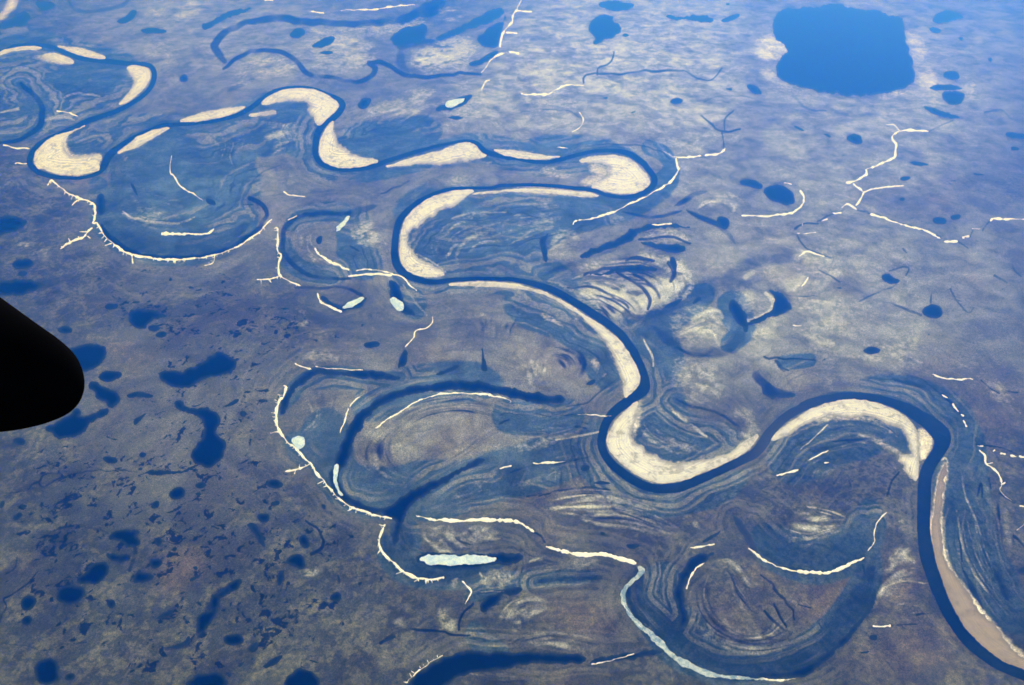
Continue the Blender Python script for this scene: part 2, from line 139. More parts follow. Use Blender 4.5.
# (label, teeth side, strokes)   side: +1/-1 grows small gully spurs to one side, 0 none
SNOW = [
 ("longest hooked snowdrift along the bluff of the western bend, with gully spurs", 1, "01 185,80,7 200,60,7 235,90,9 270,115,9 320,135,9 365,150,9 370,200,8 365,230,8 380,228,8 405,270,8 440,305,9 490,340,9 560,358,9 630,368,9 700,370,9 780,362,8 850,348,7 930,318,7 1018,262,6 11 45,255,6 90,215,5|01 320,135,6 300,145,6 285,160,4|01 440,305,5 410,315,4|01 512,345,7 518,370,6 522,390,4|01 680,370,6 680,382,8|01 845,350,6 830,385,5 800,395,4"),
 ("branching snow filled gully west of the hooked bluff", 1, "01 360,245,5 340,265,9 325,285,10 290,300,8 255,320,7 235,338,5|01 340,280,5 357,290,4|01 340,265,5 308,262,3"),
 ("thin curved snow line on the inside of the western bend", 0, "00 668,610,4 665,650,4 672,685,5 01 678,38,5 700,75,5 740,105,5 800,137,4"),
 ("short thick snow streak inside the western bend, tapering eastward", 0, "01 632,270,14 660,268,14 700,268,9 780,272,7 820,262,7 838,246,4"),
 ("thin snow lip on the bank left of the first hairpin", 0, "00 10,566,5 50,578,6 115,583,5"), ("short snow dash below the first hairpin lip", 0, "00 62,641,5 102,639,4"),
 ("small bent snow dash inside the loop at the far west", 0, "00 220,434,5 260,438,6 285,448,6 305,456,3"),
 ("broken snow wall on the small bluff between the two western bends", 1, "11 95,255,6 108,256,7 108,330,8 120,352,8 110,390,8 115,430,8 150,455,8 200,478,7|11 30,450,5 70,450,6 115,438,5"),
 ("curved snow rim inside the small abandoned loop", 0, "11 255,325,7 270,350,7 320,385,9 390,408,7"),
 ("double snow strip at the neck beside the sand bend", 0, "11 385,436,6 450,430,9 540,432,9 560,428,6 590,435,6 620,465,5 655,490,4|11 418,415,4 460,410,5 560,424,5"),
 ("snow rim on the pond holding slivers of ice", 0, "11 263,505,7 280,540,10 320,563,10 362,580,8"),
 ("thin hooked snow line under the wedge of broken ice", 0, "11 712,598,5 710,620,6 690,640,7 650,655,6 635,685,6 12 610,28,4"),
 ("short snow dash on the plain above the abandoned loop", 0, "11 133,108,5 160,120,7 218,128,6"), ("small snow dash beside the hooked bluff's end", 0, "11 148,216,4 185,201,4"),
 ("long jagged snowdrift down the western bluff with many gully teeth", 1, "12 128,180,8 142,186,8 130,220,9 113,240,8 105,290,9 106,330,11 120,365,11 150,400,10 185,430,12 215,465,10 240,485,8 265,530,10 290,550,11 320,590,10 360,630,11 400,655,11 470,680,10 13 470,18,10 555,32,6|12 240,485,7 210,500,8 180,510,8 138,515,5|12 180,510,5 172,527,4|12 113,240,5 94,240,4|12 105,290,5 84,288,4|12 106,320,5 91,318,4|12 120,365,6 80,362,4|12 290,550,6 264,565,4|12 400,655,7 383,672,4"),
 ("broken snow trim at the northern tip of the western bluff", 0, "12 240,113,5 195,105,6 178,96,4|12 255,105,3 330,112,3 440,118,3"),
 ("long thin snow line following the inner bank of the longest oxbow", 0, "12 490,352,5 540,310,6 600,275,7 660,238,7 740,215,7 850,208,8 950,218,8 1018,235,5 22 40,245,4"),
 ("dashed snow line west of the longest oxbow", 0, "12 438,216,3 400,246,6 390,262,4|12 386,268,5 370,318,5 354,368,4"),
 ("curved snowdrift with spurs on the bluff below the longest oxbow", 1, "13 530,55,7 512,100,9 508,145,9 530,180,10 575,215,11 600,240,11 650,262,10 700,270,10 762,265,7|13 600,238,6 568,252,4|13 660,266,5 642,282,3|13 693,268,6 693,290,4|13 512,160,5 498,175,3"),
 ("thick straight snow bank south of the longest oxbow", 0, "13 648,22,9 720,38,14 810,48,16 900,42,14 1000,48,16 23 65,50,14 85,57,9 110,75,9 133,92,6"),
 ("angular snow chip beside the pink bare patch", 0, "13 828,278,7 850,300,9 869,320,7 855,345,4 843,374,3"),
 ("broken snow trim above the wide dark channel", 1, "13 752,574,4 700,605,5 650,640,6 612,685,5"),
 ("tapering snow crest leading to the grey ice ribbon", 0, "23 178,148,8 250,168,14 300,178,16 400,180,16 480,200,18 532,215,16"),
 ("narrow snow strip along the far end of the wide dark channel", 0, "23 360,607,5 440,592,9 528,569,8"),
 ("snow edge on the outer side of the grey ice ribbon", 0, "23 474,350,5 495,392,7 512,412,6|23 525,440,8 580,488,8"),
 ("ragged snow dashes above the dark crescent", 0, "23 740,152,5 790,146,8 838,139,4"), ("snow edge on the inside of the dark crescent", 0, "23 798,212,5 770,232,7 742,270,8 726,310,7"),
 ("long smooth snow arc along the southern side of the snow lined bend", 0, "23 972,152,6 1005,178,9 33 0,195,10 60,222,13 120,238,14 200,245,14 260,243,13 320,220,12 392,188,7"),
 ("thin upright snow thread rising from the snow lined bend", 0, "33 405,160,3 430,128,4 433,90,4 445,45,5 477,10,5"), ("short snow dash on the dry ground by the big river's inner bank", 0, "33 423,461,7 495,457,8"),
 ("snow strip cut by the lower edge beside the loop", 0, "33 -5,660,6 60,667,9 122,660,6"), ("small snow hook at the eastern edge", 0, "32 1000,655,5 33 1030,-5,5 1020,50,6 990,82,6"),
 ("dashed snow line along the bluff above the big eastern bend", 1, "32 698,213,5 720,228,8|32 735,250,7 762,282,8|32 770,292,6 785,296,6|32 780,315,5 797,342,6"),
 ("thin snow strip on the plain above the big eastern bend", 0, "32 660,138,6 700,150,6 760,155,6 818,158,5"),
 ("crooked snow lined gully running down the eastern plain", 0, "32 845,430,5 862,455,8 872,487,7 910,520,7 930,565,6 922,590,6 940,612,6 972,638,6|32 872,487,5 897,487,6|32 925,570,5 943,562,5"),
 ("broken snow chain running to the eastern edge", 0, "32 832,414,6 860,416,6|32 895,440,6 905,432,8|32 925,448,6 945,450,8|32 960,455,10 985,460,10|32 995,458,8 1030,464,7"),
 ("white snow dash on the plain inside the big bend", 0, "32 45,530,6 135,510,8"), ("dotted snow line inside the big eastern bend", 0, "32 172,472,4 212,452,5 255,435,4|32 235,482,5 250,478,5"),
 ("largest branching snow filled creek on the eastern tundra", 0, "30 530,515,5 500,540,8 515,565,8 515,590,8 510,615,8 480,635,9 430,655,9 395,666,11 31 398,22,10 400,40,9 380,52,8 350,70,8 322,76,7|30 480,490,4 510,492,6 530,515,7 555,512,8 600,513,8 645,517,4|31 345,76,6 380,100,7 390,107,6 420,98,6 480,88,6 545,84,5|31 390,110,6 375,140,7 360,162,6"),
 ("short snow steps where the branching creek fades out", 0, "31 305,168,7 330,155,8 362,173,8|31 268,191,7 303,190,7|31 225,220,5 252,214,5"),
 ("long gently bent snow line east of the branching creek", 0, "31 415,195,8 440,200,10 470,210,7 560,240,8 640,266,8 692,291,9|31 708,302,9 757,303,8|31 775,290,9 805,280,7|31 815,253,5 847,254,5"),
 ("snow dash at the eastern edge ending the bent line", 0, "31 884,224,4 895,215,7 940,213,8 1000,216,7 1040,222,6"),
 ("snow chips beside the faint gully west of the bent line", 0, "31 130,270,6 140,268,5|31 155,270,6 205,265,7|31 150,232,4 148,240,4"), ("roof shaped snow chip above the small abandoned loop", 0, "31 132,366,5 165,341,7 200,352,6 237,362,5"), ("short slanting snow edge beside the eastern loop", 0, "31 175,442,5 145,480,5"),
 ("curved snow rim around the half ringed lake", 0, "31 78,70,5 110,80,5|31 140,100,6 155,130,8 145,165,8 110,190,9 60,198,8 0,202,7 21 945,202,6"), ("snow speck by the crescent oxbow", 0, "31 110,632,4 148,632,4"),
 ("smooth snow line wrapping the outside of the white sand hairpin", 0, "20 690,618,6 697,655,8 21 695,5,8 690,40,8 650,80,8 600,105,7 540,135,7 480,165,8 430,190,9 370,208,8 300,218,7 285,234,4"),
 ("snow dash on the slanting blue channel", 0, "21 592,235,6 672,232,7"),
 ("notched snowdrift on the bluff at the upper centre, with side gullies", 0, "20 88,-10,7 85,0,7 70,35,8 50,60,8 48,90,8 20,120,8 8,150,8 0,190,8|20 70,46,6 125,45,6|20 25,130,6 68,132,6|10 1010,204,9 20 35,207,10 60,208,12 76,212,6|10 1005,206,8 980,212,9 950,230,9 930,260,8 905,287,6|10 940,318,7 920,326,6 912,345,6 903,362,4"),
 ("long snow bank on the pale plain below the upper centre bluff", 0, "20 78,368,7 120,371,11 190,370,10 215,355,8 260,338,8 335,338,6"),
 ("wavy snow strip east of the white sand hairpin", 0, "20 678,611,6 720,619,8 785,608,6|20 803,611,7 850,606,9 878,590,7 882,580,4"), ("snow fleck above the white sand hairpin", 0, "20 223,575,5 267,582,4"),
 ("thin snow edge on the faint ring north of the hairpin", 0, "20 308,440,3 326,468,5 315,495,4 280,516,3"),
 ("long snow line at the top of the upper meander belt", 0, "10 230,46,5 295,50,5|10 355,46,3 395,42,8 480,40,7 560,28,7 645,19,5"),
 ("snow scrap cut by the upper edge of the view", 0, "10 55,3,8 92,0,8"),
 ("snow chip row on the grassy plain below the longest oxbow", 0, "22 -5,505,5 45,495,6|22 130,484,5 200,480,9 258,474,5"),
 ("snow fleck by the river's inner loop", 0, "22 440,295,3 360,295,4 300,298,3"),
]
# ---- ground cover: wet floodplain belts, as wide strokes (soft)
FLOOD = [
 "00 -60,180,200 100,230,190 300,260,150 480,300,130 400,400,150 300,450,140 200,480,120",
 "00 160,640,150 300,600,160 450,560,160 650,520,110 850,500,90 1000,440,90 10 130,400,110 260,420,120",
 "00 -20,440,200 100,430,180 250,400,160", "01 420,60,120 430,160,150 470,230,150 560,280,150 700,290,160 830,270,150 950,200,130 1010,120,110",
 "01 480,60,200 650,80,220 850,80,220 980,60,180", "00 560,640,160 750,620,200 950,600,180",
 "10 -40,540,170 130,500,150 230,560,120 330,700,120", "10 300,440,90 300,560,110 400,650,90 520,650,80 700,610,80 850,580,90 950,590,90 20 60,610,100 250,610,120 450,610,110 560,640,100 21 620,40,80",
 "10 360,560,130 480,560,130 620,540,120 750,500,90", "20 620,600,60 665,655,70 21 650,60,80 580,120,80 450,150,120 300,180,130 180,240,130 80,330,160",
 "20 560,570,45 640,600,45 670,650,45",
 "11 560,180,120 640,200,180 760,230,230 900,250,260 21 0,250,260 100,230,200 250,180,120", "11 580,300,90 600,400,90 700,440,100 850,440,90 1000,430,120 21 100,420,120 230,470,110 350,550,100 440,640,100 22 560,0,90 620,90,90 640,200,100",
 "21 0,540,140 120,560,130 230,610,120 330,680,110 22 380,60,110 420,160,100 400,250,100", "22 600,100,110 620,220,150 640,340,190 760,400,150 880,400,120 960,360,80",
 "22 380,280,120 370,400,120 400,500,130 500,590,120 620,620,120 750,610,110 900,560,110 1000,500,120", "22 0,300,120 150,300,110 300,300,110",
 "32 20,430,170 150,330,120 300,270,110 420,300,120 540,360,120 620,430,110", "32 280,190,60 370,175,80 500,190,100 620,230,110 720,300,120 770,400,130 770,520,150 780,685,160 33 790,100,170 850,250,180 950,400,160 1040,540,140",
 "32 640,260,150 740,340,150", "32 60,480,180 200,440,140 350,400,110 460,430,90", "12 100,330,20 150,230,50 220,160,60 350,150,70 480,160,60 600,150,60", "12 180,300,110 180,400,120 240,420,130 300,350,130 330,500,130 400,580,140 520,600,150 640,560,120 800,470,110",
 "12 400,300,120 560,200,120 750,170,120 900,170,120 1010,190,120", "13 530,90,90 560,180,100 640,230,110 780,250,100 900,230,100 1010,200,90", "13 600,60,90 620,150,80", "12 560,640,170 750,600,150 950,540,150 22 60,520,160 250,470,150 380,500,140",
 "23 560,270,150 560,360,170 640,440,180 740,530,160 860,600,130 33 0,610,120 100,590,110 220,520,110 330,400,100 400,280,100 430,160,90 440,60,80", "23 640,260,110 620,360,140", "33 -50,60,130 60,160,140 200,200,140 330,160,140 400,60,120 32 420,600,110",
 "13 830,390,50 860,340,60 950,300,70 23 60,280,60 200,270,50 400,262,50", "13 880,450,60 900,520,70 1000,560,60",
 "11 140,280,60 150,370,60 250,430,60 390,430,60", "11 140,250,60 240,195,60 400,180,60", "11 440,180,90 400,260,90 420,360,110 500,400,100",
 "11 560,440,60 620,520,90 660,590,60", "21 560,660,110 640,610,100 740,540,90 840,490,60", "pp 728,296,22 738,318,24 740,334,18 722,350,14", "22 640,0,90 660,100,100",
 "01 380,60,60 390,170,60","12 0,0,1 1,1,1","32 60,90,50 200,80,40",
]
# ---- pale dry ground, as soft patches: strength, outline
PALE = [
 (.55,"pp 300,35 345,28 380,45 370,70 335,75 310,60"),(.5,"pp 225,65 270,55 300,62 300,75 250,80"),(.55,"pp 355,112 400,95 425,85 440,100 410,115 370,120"),(.6,"pp 405,55 450,38 480,40 480,60 450,75 420,72"),(.45,"pp 435,95 470,88 500,100 470,125 440,120"),(.5,"pp 735,292 760,292 770,303 762,314 748,318 740,306"),(.5,"pp 748,330 785,320 775,335 750,347"),(.5,"pp 300,30 420,15 440,25 380,40"),(.45,"pp 665,310 720,300 722,330 700,350 670,340"),(.5,"pp 790,300 860,300 850,330 800,335"),(.4,"pp 670,355 720,360 730,400 690,420"),(.35,"pp 780,240 850,255 840,290 800,290"),
 (.95,"21 270,500 400,455 560,450 720,440 740,480 640,550 490,620 430,570 340,530"),(.8,"21 290,400 400,375 450,390 400,415 300,415"),(.8,"21 540,280 620,258 740,270 770,300 700,305 590,300"),(.8,"21 520,350 640,345 660,390 610,400 540,370"),(.9,"21 640,400 720,370 745,430 720,480 660,430"),
 (.7,"21 950,420 990,400 1000,430 970,450"),(.6,"21 900,480 950,470 1018,560 1018,680 960,600 930,520"),(.5,"22 680,60 760,70 860,90 850,180 800,240 720,220 660,180"),(.7,"11 410,230 470,215 510,270 520,330 440,310 400,270"),(.5,"11 50,70 150,50 260,60 200,80 60,75"),(.6,"11 740,75 800,45 900,50 930,72 800,85"),
 (.7,"32 130,10 200,0 280,60 380,60 600,30 600,70 500,90 350,80 250,75"),(.6,"32 230,170 270,130 280,190 240,200"),(.6,"32 300,0 450,20 620,10 600,60 400,40"),(.35,"32 470,60 620,60 640,130 480,140"),
 (.8,"30 -40,150 50,130 125,190 60,240 -40,250"),(.6,"30 -20,260 50,270 50,330 -20,310"),(.7,"30 550,110 620,150 660,200 640,240 580,230 560,170"),(.8,"30 595,300 680,270 695,335 640,365 605,330"),(.6,"30 790,290 830,320 825,400 790,410"),(.6,"30 640,370 700,370 700,415 640,410"),(.6,"30 440,385 560,340 600,352 480,392"),(.7,"30 -10,342 90,342 180,362 240,380 100,366"),(.5,"30 460,50 540,50 500,68"),(.4,"30 650,225 760,250 700,262"),
 (.7,"13 735,400 765,370 775,430 825,440 800,492 745,480"),(.6,"13 560,430 610,425 615,455 565,465"),(.5,"13 370,320 405,330 400,360 365,375"),(.4,"13 500,540 560,540 540,685 500,640"),(.4,"13 440,395 490,410 470,450 440,440"),(.5,"13 780,510 860,500 870,540 790,545"),(.4,"13 190,240 260,210 290,250 220,290"),(.4,"13 470,310 530,315 500,340"),
 (.5,"01 220,520 265,510 260,560 235,560"),(.35,"01 0,290 150,280 250,400 100,350"),(.7,"12 440,420 460,500 560,560 635,560 625,585 540,560 460,520"),(.5,"12 180,20 330,60 400,80 300,100 200,90"),(.4,"12 60,60 180,30 160,60"),
 (.8,"10 610,220 700,180 800,145 880,140 870,200 800,255 720,290 640,270"),(.5,"10 330,200 470,215 450,260 330,280 260,250"),(.6,"10 740,500 800,475 830,500 760,530"),(.5,"10 740,320 880,310 870,350 780,350"),(.5,"10 250,110 290,100 320,130 270,150"),(.5,"11 150,580 230,560 240,640 170,660"),(.4,"11 390,640 470,640 450,670"),(.5,"11 560,650 640,630 620,680"),
 (.8,"22 780,350 890,420 1018,300 1018,360 900,440"),(.0,"22 0,0 1,0 1,1"),(.6,"22 900,270 980,260 1018,330 960,345"),(.5,"21 420,190 500,180 480,230 400,240"),(.5,"21 190,260 300,240 350,300 250,350 190,350"),(.6,"31 -10,400 20,380 40,440 0,450"),(.4,"31 90,560 250,570 230,585 110,580"),(.5,"31 90,640 200,640 180,680 90,670"),
 (.5,"12 700,640 830,590 960,520 1018,500 980,530 850,600 720,645"),(.5,"13 680,70 1000,60 960,130 780,150 700,110"),(.5,"13 890,240 1018,230 1018,300 940,310"),
]
PINK = [
 (.8,"20 610,150 680,120 750,150 740,190 650,210"),(.6,"20 160,260 240,240 230,290 170,300"),(.9,"31 630,80 680,62 780,90 800,110 700,130 640,115"),(.9,"03 640,240 680,180 760,162 820,190 810,230 740,280 700,312 620,318"),(1,"13 778,312 790,270 812,266 832,278 818,300 790,318"),(.7,"13 760,265 800,250 840,270 800,280"),
 (.5,"30 -40,150 50,130 120,190 60,240 -40,250"),(.6,"30 555,130 620,150 660,200 640,240 580,230"),(.6,"30 595,290 680,270 690,330 640,360 600,330"),(.5,"30 960,200 1018,230 1000,280"),(.6,"20 960,230 1018,230 1018,260 980,262"),
 (.5,"02 470,40 600,40 560,110 480,100"),(.6,"02 840,530 950,515 970,560 850,560"),(.5,"02 640,430 750,430 740,470"),(.5,"21 740,390 830,380 870,440 780,450"),(.5,"21 900,220 1018,230 1018,300 950,280"),(.5,"22 20,20 180,30 300,60 320,140 200,160 60,90"),(.5,"31 -20,280 100,270 140,330 40,370"),(.5,"31 0,400 150,380 170,440 100,480 40,460"),(.4,"31 700,400 850,400 900,500 760,500"),(.5,"12 270,300 380,240 400,260 320,330"),(.4,"12 620,20 850,10 800,130 650,130"),(.4,"12 620,300 900,300 1000,420 700,500"),(.5,"33 200,290 270,300 260,400 190,370"),(.45,"33 180,250 380,250 300,430 120,480"),(.4,"23 100,380 300,330 470,420 460,520 200,470"),(.4,"33 480,200 610,220 640,330 460,420"),(.5,"32 60,110 180,110 220,180 120,210"),(.6,"11 870,540 920,530 935,560 880,580"),(.5,"22 280,20 320,60 310,140 290,90"),(.3,"32 700,100 1000,150 1018,350 850,320"),(.3,"33 300,540 600,470 750,600 600,685 350,660"),
 (.4,"20 0,240 200,180 300,230 80,330"),(.35,"20 250,450 450,500 700,470 500,560"),
]
SANDSOFT = [
 (.3,"13 778,312 790,270 812,266 832,278 818,300 790,318"),
 (.3,"30 -20,140 50,120 130,190 90,230 50,240 -20,240"),(.3,"30 540,100 600,140 650,190 640,235 600,235 570,180"),(.3,"30 590,290 680,265 695,330 640,362 610,330"),(.28,"30 440,380 530,350 590,335 600,350 500,395 440,400"),(.28,"30 -10,340 60,335 130,350 250,380 180,385 60,362"),(.28,"30 800,300 830,330 825,395 800,410"),(.25,"30 450,45 540,45 540,70 470,66"),(.28,"30 -20,270 45,270 45,320 -20,310"),
 (.6,"00 100,222 190,212 255,218 294,240 285,254 225,252 150,232"),(.5,"00 440,412 500,395 540,370 470,418 380,445"),(.6,"00 330,488 360,480 250,540 270,590 300,612 380,598 420,603 340,655 220,640 130,640 150,580"),(.5,"00 470,605 500,605 500,640 480,620"),
 (.6,"21 140,5 180,20 240,38 300,33 285,50 220,50 170,35"),(.5,"20 340,625 420,645 440,690 350,690"),(.5,"21 330,90 300,60 400,20 420,60"),(.35,"20 160,645 230,650 240,680 150,670"),
 (.6,"21 140,570 190,590 270,640 240,635 170,600"),(.6,"21 270,570 320,610 300,615"),(.5,"21 165,535 200,550 180,552"),(.6,"22 350,65 385,75 390,125 365,105"),(.5,"22 395,130 430,130 405,165"),(.6,"21 280,660 300,685 285,700"),(.6,"21 340,660 355,690 340,690"),(.5,"22 340,0 375,15 365,30"),
 (.45,"22 540,225 560,230 555,340 520,380 545,420 600,460 720,480 860,455 840,475 700,500 560,470 500,380 525,290"),(.75,"32 600,330 655,365 668,400 640,445 612,490 606,420"),(.5,"32 520,430 545,440 550,500 530,480"),(.5,"32 130,320 300,285 400,290 520,340 590,430 540,360 400,305 200,325"),(.55,"32 400,375 450,390 500,420 540,440 530,455 470,420 410,385"),(.4,"32 480,340 540,370 530,380 470,350"),(.35,"32 440,510 520,490 540,500 460,520"),
 (.7,"32 660,685 668,600 685,520 715,460 722,500 708,580 698,690 33 700,100 715,185 755,260 820,340 900,440 980,530 1060,600 1060,640 960,605 880,560 800,470 730,370 690,270 655,140 645,60 652,0"),
 (.4,"33 760,120 780,200 770,230 755,170"),(.3,"11 1000,455 900,448 790,456 760,475 900,482 1010,486"),(.3,"11 895,110 940,100 1018,96 1018,112 900,130"),
]
